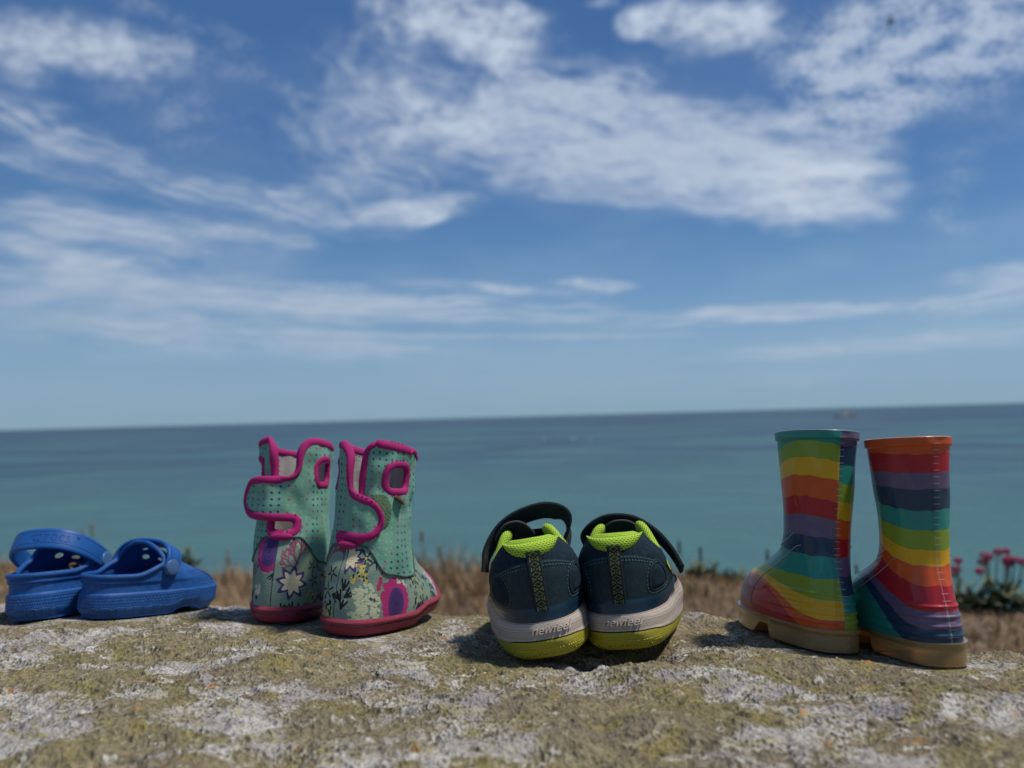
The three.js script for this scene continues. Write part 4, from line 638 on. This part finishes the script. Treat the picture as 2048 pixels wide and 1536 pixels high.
const amber = std([0.66, 0.46, 0.20], 0.24, { transmission: 0.7, thickness: 0.02, ior: 1.42, attenuationColor: new THREE.Color(0.70, 0.50, 0.22), attenuationDistance: 0.03, clearcoat: 0.6, clearcoatRoughness: 0.2 });
const sockInside = std([0.45, 0.37, 0.24], 0.9, { bumpMap: noiseBump(256, 20), bumpScale: 0.0006 });
function wellington(label, o) {
  const t = thing('wellington_boot', label, 'boot', 'shoes in a row along the rock'), H = o.height;
  const relief = (f, y) => { const a = Math.abs(f); let d = 0; for (const k of [0.0195, 0.0255, 0.0315, 0.0380]) d += 0.0009 * Math.exp(-(((y - k) / 0.0010) ** 2)) * sm(1.5, 1.0, a); d += 0.0016 * sm(H - 0.0062, H - 0.0050, y) + 0.0005 * n2(f * 1.3 + H * 900, y * 22) * sm(0.05, 0.08, y); return d; };
  const pos = (f, y) => wlBody.off(f, y, relief(f, y));
  const shell = grid(260, 260, (u, v) => pos(-Math.PI + u * 2 * Math.PI, lerp(0.012, H, v)), { wrapU: true });
  const W = 1024, HH = 1024, cols = ORDER.map(lin);
  const map = tex(W, HH, (ix, iy) => {
    const f = -Math.PI + (ix + 0.5) / W * 2 * Math.PI, y = lerp(0.012, H, (iy + 0.5) / HH), p = wlBody.at(f, y), seam = f - o.seam(y);
    const q = sm(0.0, 1.0, clamp(-(p.z + 0.005) / 0.068)), mm = y * 1000 + o.wave * Math.sin(f * 2.1 + o.phase) * sm(60, 90, y * 1000) + 0.7 * n2(f * 2, y * 40);
    const right = o.split && seam > 0; let k = 0; const hb = right ? o.heelRight : o.heel, fb = right ? o.heelRight : o.front;
    while (k < hb.length && mm < lerp(hb[k], fb[Math.min(k, fb.length - 1)], q)) k++;
    let c = [...cols[(k + (right ? o.startRight : o.start)) % 7]];
    const pale = sm(0.060, 0.030, y) * sm(-0.060, -0.10, p.z) * 0.42 + 0.03; c = c.map((v, i) => lerp(v, [0.40, 0.33, 0.25][i], pale));       // the sock thins out over the foot and the clear plastic shows paler
    const rib = 1 + 0.07 * Math.sin(f * 170) + 0.05 * n2b(f * 60, y * 60); c = c.map((v) => v * rib);
    const s2 = Math.abs(seam); if (s2 < 0.11) c = c.map((v) => v * 0.86);
    const row = (y * 1000 / 4.6) % 1, thr = row < 0.12 && seam > -0.05 && seam < 0.12 && y > 0.018 && n2(Math.floor(y * 1000 / 4.6) * 3.1, 2) > -0.75; if (thr) c = c.map((v) => lerp(v, 0.5, 0.5));
    if (o.line && y < 0.085 && Math.abs(seam + 0.02) < 0.010) c = c.map((v) => lerp(v, 0.45, 0.35));
    return toS3(c);
  });
  const plastic = std([0.80, 0.80, 0.80], 0.5, { map, clearcoat: 0.5, clearcoatRoughness: 0.08, specularIntensity: 0.35 });
  obj('boot_leg', shell, plastic, t);
  obj('lining', grid(160, 40, (u, v) => wlBody.off(-Math.PI + u * 2 * Math.PI, lerp(0.03, H - 0.0004, v), -0.0022), { wrapU: true, flip: true }), sockInside, t);
  const lip = []; const ln = []; for (let k = 0; k < 140; k++) { const f = k / 140 * 2 * Math.PI; lip.push(wlBody.off(f, H, -0.0004)); ln.push(V(0, 1, 0)); }
  obj('rim', sweep(lip, ln, oval(0.0021, 0.0009, 10), true), std(o.rim, 0.4, { clearcoat: 0.6, clearcoatRoughness: 0.2 }), t);
  // mould lines raised in the plastic
  const line = (fn, a, b, r = 0.00028) => { const l = []; for (let k = 0; k <= 50; k++) { const [f, y] = fn(lerp(a, b, k / 50)); l.push(wlBody.off(f, y, 0.0003)); } obj('mould_line', tube(l, r, 100, false, 6), plasticLine, t); };
  for (const s of [-1, 1]) {
    line((q) => [s * lerp(3.05, 1.25, q), 0.0735 - 0.0085 * Math.sin(Math.PI * q) + 0.005 * q], 0, 1);
    line((q) => { const a = q * 1.9; return [s * (1.15 + 0.62 * Math.cos(a)), 0.020 + 0.050 * Math.sin(a * 0.83)]; }, 0, 1);
  }
  // clear amber sole: heel block, arch, forefoot
  const ol = (f) => { const p = wlBody.at(f, 0.014); return [p.x, p.z, (1 - Math.cos(f)) / 2]; };
  const bot = (s) => 0.0090 * sm(0.375, 0.40, s) - 0.0086 * sm(0.47, 0.56, s) + 0.0015 * sm(0.85, 1, s), topS = (s) => 0.0150 + 0.0 * s;
  obj('sole', soleGeo(ol, topS, bot, (v, s) => 0.0010 + 0.0012 * sm(0.78, 0.86, v), 240, 12), amber, t);
  return t;
}
const plasticLine = std([0.36, 0.30, 0.27], 0.3, { clearcoat: 1, clearcoatRoughness: 0.1 });

// ------------------------------------------------------------------ the row of shoes
place(clog('blue foam clog with its lettered heel strap raised over the open heel', [0.48, 0.86], 0.050), 40, 1244, -4, -6, 3, 1.0, [0.035, -0.002, -0.13]);
place(clog('blue foam clog with its heel strap folded forward over the toe', [0.92, -0.40], 0.024), 168, 1238, -24, -7, 0, 0.93, [0.035, -0.002, -0.13]);
place(printedBoot('mint and pink printed toddler boot with its strap hanging open', { m: 1, side: -1, seed: 3, slit: 0.0100, reach: 1.15, lean: 0.98, spread: 0.001, s0: 0.0865, s1: 0.1165, drop: -0.001, tipR: 0.022, lift0: 0.0030, lift: 0.0075, tuck: 0, stitch: -1 }), 550, 1247, 1, -4, -2.2, 1.02, [0.034, -0.002, -0.13]);
place(printedBoot('mint and pink printed toddler boot with its strap fastened beside a green patch', { m: -1, side: 1, seed: 9, slit: 0.0052, reach: 0.80, lean: 0.9, spread: 0.0, s0: 0.0790, s1: 0.1080, drop: 0.003, tipR: 0.013, lift0: 0.0030, lift: 0.0005, tuck: 0.003, stitch: 1, patch: true }), 672, 1272, -22, -4.5, -2.5, 1.0, [0.034, -0.002, -0.13]);
place(trainer('navy trainer with its wide fastening strap standing up in a loop', { textWidth: 0.0250, textX: 0.003, tongueY: 0.090, tongueW: 0.030, tongueX: -0.010, strap: [[0.027, 0.060, -0.082], [0.0325, 0.076, -0.082], [0.0305, 0.087, -0.080], [0.019, 0.0935, -0.078], [-0.004, 0.0915, -0.078], [-0.021, 0.083, -0.078], [-0.0335, 0.068, -0.076], [-0.0375, 0.055, -0.074]], strapWide: [0, 1, 0.9], strapHalf: 0.0085 }), 1102, 1322, 1, -3, 8, 1.03, [0.030, -0.02, -0.14, 0.014]);
place(trainer('navy trainer with its fastening strap hanging loose down one side', { textWidth: 0.0250, textX: 0.0, tongueY: 0.086, tongueW: 0.036, tongueX: 0.0, strap: [[-0.031, 0.060, -0.085], [-0.029, 0.075, -0.080], [-0.012, 0.0855, -0.076], [0.010, 0.0835, -0.075], [0.027, 0.072, -0.072], [0.038, 0.058, -0.066], [0.044, 0.046, -0.060]], strapWide: [0.1, 1, 1.2], strapHalf: 0.0080 }), 1250, 1306, -13, -3, 5, 1.02, [0.030, -0.02, -0.14, 0.014]);
place(wellington('rainbow wellington whose stripes break along the back seam', { rim: [0.10, 0.16, 0.17], height: 0.1515, seam: (y) => 0.05 + 0.3 * (y - 0.08), split: true, start: 0, startRight: 5, wave: 2.2, phase: 0.6, line: false, heel: [143, 131, 118, 103, 90, 76, 63, 48, 34.5, 21, 11], front: [134, 125, 116, 102, 90, 77, 70, 52, 46, 42, 39.5, 18], heelRight: [143, 129, 116, 103, 91, 77, 63, 50, 38, 26, 13], }), 1684, 1306, 5, -4.5, -4, 1.02, [0.027, -0.002, -0.125]);
place(wellington('rainbow wellington whose wavy stripes run unbroken round the heel', { rim: [0.40, 0.16, 0.07], height: 0.1515, seam: (y) => 0.06 + 0.2 * (y - 0.08), split: false, start: 3, startRight: 3, wave: 1.0, phase: 2.0, line: true, heel: [141, 128, 117, 102.5, 89, 75, 64, 51, 35, 23.5, 8], front: [141, 128, 120, 110, 101, 94, 88, 82, 62, 56, 50, 38, 32, 26, 20] }), 1902, 1334, 1, -4.5, -0.5, 0.985, [0.027, -0.002, -0.125]);
scene.getObjectByName('wellington_boot_001').scale.x *= 0.94;
buildRock();

// ------------------------------------------------------------------ dry grass on the cliff-top
{
  const blade = new THREE.BufferGeometry(), pos = [], idx = [], n = 5;
  for (let k = 0; k <= n; k++) { const v = k / n, w = 0.0022 * (1 - v * 0.85), bend = 0.28 * v * v; pos.push(-w, v, bend, w, v, bend); if (k < n) { const a = k * 2; idx.push(a, a + 1, a + 2, a + 1, a + 3, a + 2); } }
  blade.setAttribute('position', new THREE.Float32BufferAttribute(pos, 3)); blade.setIndex(idx); blade.computeVertexNormals();
  const N = 52000, grass = new THREE.InstancedMesh(blade, std([1, 1, 1], 0.9, { specularIntensity: 0.2 }), N), M = new THREE.Matrix4(), Q = new THREE.Quaternion(), E = new THREE.Euler(), c = new THREE.Color();
  for (let k = 0; k < N; k++) {
    const x = (rnd() - 0.5) * 8.4, b = brink(x), z = -lerp(1.2, b + 0.25, Math.pow(rnd(), 0.55)), clump = fbm(x * 1.7 + 3, z * 1.7, 3), tall = (0.05 + 0.06 * sm(-0.2, 0.5, clump) + 0.09 * sm(0.45, 0.1, Math.abs(x + 0.38)) * sm(1.0, 0.2, b + z) + 0.0) * (0.40 + 0.78 * rnd()) * lerp(1, 0.6, sm(0.5, 1.5, x));
    E.set((rnd() - 0.5) * 0.9, rnd() * 6.283, (rnd() - 0.5) * 0.9); Q.setFromEuler(E); const wd = 0.8 + rnd() * 1.5; M.compose(V(x, groundY(x, z) - 0.01, z), Q, V(wd, tall, tall)); grass.setMatrixAt(k, M);
    const g = 0.75 + 0.6 * rnd(), green = rnd() < 0.07 + 0.12 * sm(0.2, 0.5, clump); green ? c.setRGB(0.085 * g, 0.092 * g, 0.035 * g) : c.setRGB(0.32 * g, (0.205 + 0.02 * rnd()) * g, (0.108 + 0.02 * rnd()) * g); grass.setColorAt(k, c);
  }
  grass.name = 'dry_grass'; shade(grass); scene.add(grass); tag(grass, 'dry straw coloured grass on the cliff top', 'grass', null, 'stuff');
}
// plants on the brink
const spot = (px, py, up = 0) => { let lo = 1.5, hi = 6, d = ray(px, py), p; for (let k = 0; k < 40; k++) { const t = (lo + hi) / 2; p = camera.position.clone().addScaledVector(d, t); if (p.y > groundY(p.x, p.z) + up) lo = t; else hi = t; } return p; };
const baseAt = (px, back = 0.1) => { const d = ray(px, 1180), k = -d.x / d.z; let z = -3; for (let i = 0; i < 8; i++) z = -(brink(k * -z) - back); return V(k * -z, groundY(k * -z, z) - 0.01, z); };
const leafMat = std([0.105, 0.125, 0.062], 0.75), stemMat = std([0.11, 0.115, 0.055], 0.8), petal = std([0.30, 0.030, 0.085], 0.7), strawMat = std([0.27, 0.21, 0.13], 0.85), darkHead = std([0.075, 0.055, 0.040], 0.9);
const leafShape = (l, w) => { const g = new THREE.BufferGeometry(), p = [], ix = []; for (let k = 0; k <= 4; k++) { const v = k / 4, q = w * Math.sin(Math.PI * Math.min(0.98, 0.08 + v * 0.9)); p.push(-q, l * v, -0.18 * l * v * v, q, l * v, -0.18 * l * v * v); if (k < 4) { const a = k * 2; ix.push(a, a + 1, a + 2, a + 1, a + 3, a + 2); } } g.setAttribute('position', new THREE.Float32BufferAttribute(p, 3)); g.setIndex(ix); g.computeVertexNormals(); return g; };
const turned = (g, p, rx, ry, s = 1) => g.clone().applyMatrix4(new THREE.Matrix4().compose(p, new THREE.Quaternion().setFromEuler(new THREE.Euler(rx, ry, 0, 'YXZ')), V(s, s, s)));
function bush(name, label, px, spread, high, leaves, group) {
  const t = thing(name, label, 'plant', group), b = baseAt(px, 0.02), lg = [], sg = [], l0 = leafShape(0.055, 0.0085); t.position.copy(b);
  for (let k = 0; k < 16; k++) { const a = rnd() * 6.283, r = spread * Math.sqrt(rnd()), h = high * (1 - 0.6 * (r / spread) ** 2) * (0.6 + 0.4 * rnd()), top = V(Math.cos(a) * r, h, Math.sin(a) * r * 0.5); sg.push(tube([V(top.x * 0.2, 0, top.z * 0.2), top.clone().multiplyScalar(0.55).setY(h * 0.6), top], 0.0028, 5, false, 5)); for (let j = 0; j < leaves / 16; j++) { const q = 0.15 + 0.85 * rnd(); lg.push(turned(l0, V(lerp(top.x * 0.3, top.x, q) + (rnd() - 0.5) * 0.04, h * q, lerp(top.z * 0.3, top.z, q) + (rnd() - 0.5) * 0.04), -0.3 - rnd() * 1.2, rnd() * 6.283, 0.7 + rnd() * 0.7)); } }
  obj('stems', mergeGeometries(sg), stemMat, t); obj('foliage', mergeGeometries(lg), leafMat, t); return t;
}
function valerian(label, px, heads, spread, high) {
  const t = bush('valerian_plant', label, px, spread, high, 240, 'red flowered plants at the cliff edge');
  for (const [hx, hy] of heads) {                          // each head sits on its own stalk; the pixel gives its direction, the plant its distance
    const d = ray(hx, hy), k = (t.position.z + (rnd() - 0.5) * 0.12) / d.z, p = V(d.x * k, EYE + d.y * k, d.z * k).sub(t.position), s = obj('flower_stalk', tube([V(p.x * 0.35, high * 0.25, 0), V(p.x * 0.8, p.y * 0.6, p.z * 0.5), p], 0.0024, 8, false, 5), stemMat, t), f = [];
    const r = 0.011 + 0.007 * rnd(); for (let j = 0; j < 46; j++) { const q = V(rnd() - 0.5, rnd() - 0.5, rnd() - 0.5).normalize(), g = new THREE.IcosahedronGeometry(0.0042, 0); g.translate(q.x * r, q.y * r * 0.75, q.z * r); f.push(g); }
    const head = obj('flower_head', mergeGeometries(f), petal, s); head.position.copy(p);
  }
  return t;
}
valerian('leafy plant with a thick cluster of magenta flower heads on the cliff edge', 1998, [[1970, 1111], [1978, 1114], [1966, 1124], [1996, 1104], [2013, 1102], [2011, 1119], [2020, 1118], [2030, 1120], [2017, 1127], [2046, 1124], [1958, 1142]], 0.17, 0.12);
valerian('small sparse plant with few dull magenta heads beside the wellington', 1925, [[1916, 1121], [1912, 1138], [1905, 1146]], 0.10, 0.09);
bush('green_shrub', 'low green shrub on the cliff edge between trainer and wellington', 1405, 0.10, 0.075, 200);
bush('green_weed', 'small dark green weed under the striped boot toe', 1465, 0.07, 0.035, 90);
bush('dune_herb', 'thin olive herb behind the folded strap clog', 372, 0.07, 0.15, 60);
const stalk = (name, label, px, py, mat, headMat, hr, group) => { const t = thing(name, label, 'plant', group), b = baseAt(px, 0.1), d = ray(px, py), k = b.z / d.z, top = V(d.x * k, EYE + d.y * k, d.z * k).sub(b); t.position.copy(b); obj('stem', tube([V(-top.x * 0.3, 0, 0), V(top.x * 0.5 + 0.01, top.y * 0.5, 0), top], 0.0016, 12, false, 5), mat, t); const f = []; for (let j = 0; j < 26; j++) { const g = new THREE.IcosahedronGeometry(0.0032, 0); g.scale(1, 2.4, 1); g.translate((rnd() - 0.5) * hr, -rnd() * hr * 5, (rnd() - 0.5) * hr); f.push(g); } const h = obj('seed_head', mergeGeometries(f), headMat, t); h.position.copy(top); };
stalk('seed_stalk', 'tall dark seed stalk beside the striped boot', 1534, 1100, std([0.06, 0.075, 0.05], 0.9), darkHead, 0.010);
for (const [x, y] of [[166, 1060], [152, 1078], [184, 1046], [818, 1078], [844, 1062], [880, 1090], [455, 1100]]) stalk('grass_stalk', 'thin pale feathery grass stalk standing against the sea', x, y, strawMat, strawMat, 0.014, 'pale grass stalks');
for (const [x, y] of [[1358, 1082], [1400, 1094], [1712, 1130]]) stalk('grass_stalk', 'thin grey green flower stalk near the trainers and boots against the sea', x, y, stemMat, darkHead, 0.012, 'grey green stalks');

// ------------------------------------------------------------------ far away: a ship, small sails, a bird
const onSea = (px, py) => { const d = ray(px, py), t = (SEA - EYE) / d.y; return camera.position.clone().addScaledVector(d, t); };
{
  const t = thing('cargo_ship', 'small rusty hulled ship with pale deckhouse near the horizon', 'ship'), p = onSea(1691, 835.5); t.position.copy(p); t.rotation.y = 0.12; t.scale.setScalar(1.15);
  const L = 60, hull = new THREE.Shape(); hull.moveTo(-L / 2, 5.5); hull.lineTo(-L / 2 + 3, 0); hull.lineTo(L / 2 - 5, 0); hull.quadraticCurveTo(L / 2 - 1, 2, L / 2, 7.5); hull.lineTo(L / 2 - 9, 5.2); hull.lineTo(-L / 2 + 14, 4.4); hull.lineTo(-L / 2 + 12, 5.5);
  const hg = new THREE.ExtrudeGeometry(hull, { depth: 9, bevelEnabled: true, bevelSize: 0.6, bevelThickness: 1.2, bevelSegments: 2 }); hg.translate(0, 0, -4.5); obj('hull', hg, std([0.22, 0.16, 0.15], 0.7), t);
  const house = new THREE.BoxGeometry(17, 9, 8); house.translate(-3, 9, 0); const h2 = new THREE.BoxGeometry(9, 4.5, 8.5); h2.translate(-2, 15.5, 0); obj('deckhouse', mergeGeometries([house, h2]), std([0.60, 0.58, 0.56], 0.6), t);
  const mast = new THREE.CylinderGeometry(0.5, 0.8, 10, 8); mast.translate(-4, 21, 0); obj('mast', mast, std([0.14, 0.16, 0.19], 0.6), t); const crane = new THREE.CylinderGeometry(0.7, 0.9, 11, 8); crane.translate(17, 9, 0); obj('derrick', crane, std([0.25, 0.22, 0.20], 0.6), t);
}
for (const [px, py, k] of [[1087, 880, 1], [1146, 881, 1.1], [1182, 880, 0.7]]) {
  const t = thing('sailing_boat', 'tiny white sailing boat out on the open sea', 'boat', 'small white sails on the sea'); t.position.copy(onSea(px, py)); t.scale.setScalar(k); t.rotation.y = 0.5;
  const sail = new THREE.Shape(); sail.moveTo(0, 0.8); sail.quadraticCurveTo(1.6, 2, 2.3, 0.9); sail.lineTo(0, 5.2); const sg = new THREE.ExtrudeGeometry(sail, { depth: 0.05, bevelEnabled: false }); obj('sail', sg, std([0.75, 0.75, 0.75], 0.8), t);
  const hg = new THREE.SphereGeometry(1, 16, 8, 0, 6.283, Math.PI / 2, Math.PI / 2); hg.scale(2.4, 0.7, 0.8); hg.translate(0.6, 0.7, 0); obj('hull', hg, std([0.6, 0.6, 0.6], 0.5), t);
  const mg = new THREE.CylinderGeometry(0.05, 0.07, 5.4, 6); mg.translate(0, 3, 0); obj('mast', mg, std([0.4, 0.4, 0.4], 0.5), t);
}
{
  const t = thing('gull', 'small dark bird gliding high in the sky above the boots', 'bird'); t.position.copy(camera.position).addScaledVector(ray(1781, 44), 46); t.rotation.set(0.3, 0.6, 1.35);
  const body = new THREE.LatheGeometry([[0.001, -0.20], [0.03, -0.15], [0.055, -0.03], [0.05, 0.08], [0.034, 0.14], [0.036, 0.17], [0.012, 0.215], [0.001, 0.225]].map(([a, b]) => new THREE.Vector2(a, b)), 14); body.rotateX(Math.PI / 2); obj('body', body, std([0.10, 0.10, 0.09], 0.8), t);
  for (const s of [-1, 1]) { const w = grid(14, 5, (u, v) => V(s * u * 0.36, 0.05 * Math.sin(u * 2.6), lerp(0.055, -0.07, v) * (1 - 0.75 * u * u) - 0.10 * u * u + 0.05 * Math.sin(u * 3)), { flip: s < 0 }); obj('wing', w, std([0.09, 0.10, 0.09], 0.8), t); }
  const tail = grid(4, 2, (u, v) => V((u - 0.5) * lerp(0.05, 0.12, v), 0, -0.18 - 0.10 * v)); obj('tail', tail, std([0.12, 0.12, 0.11], 0.8), t);
}
scene.traverse((o) => { if (o.isMesh && !o.userData.label) { o.castShadow = true; o.receiveShadow = true; } });
renderer.render(scene, camera);
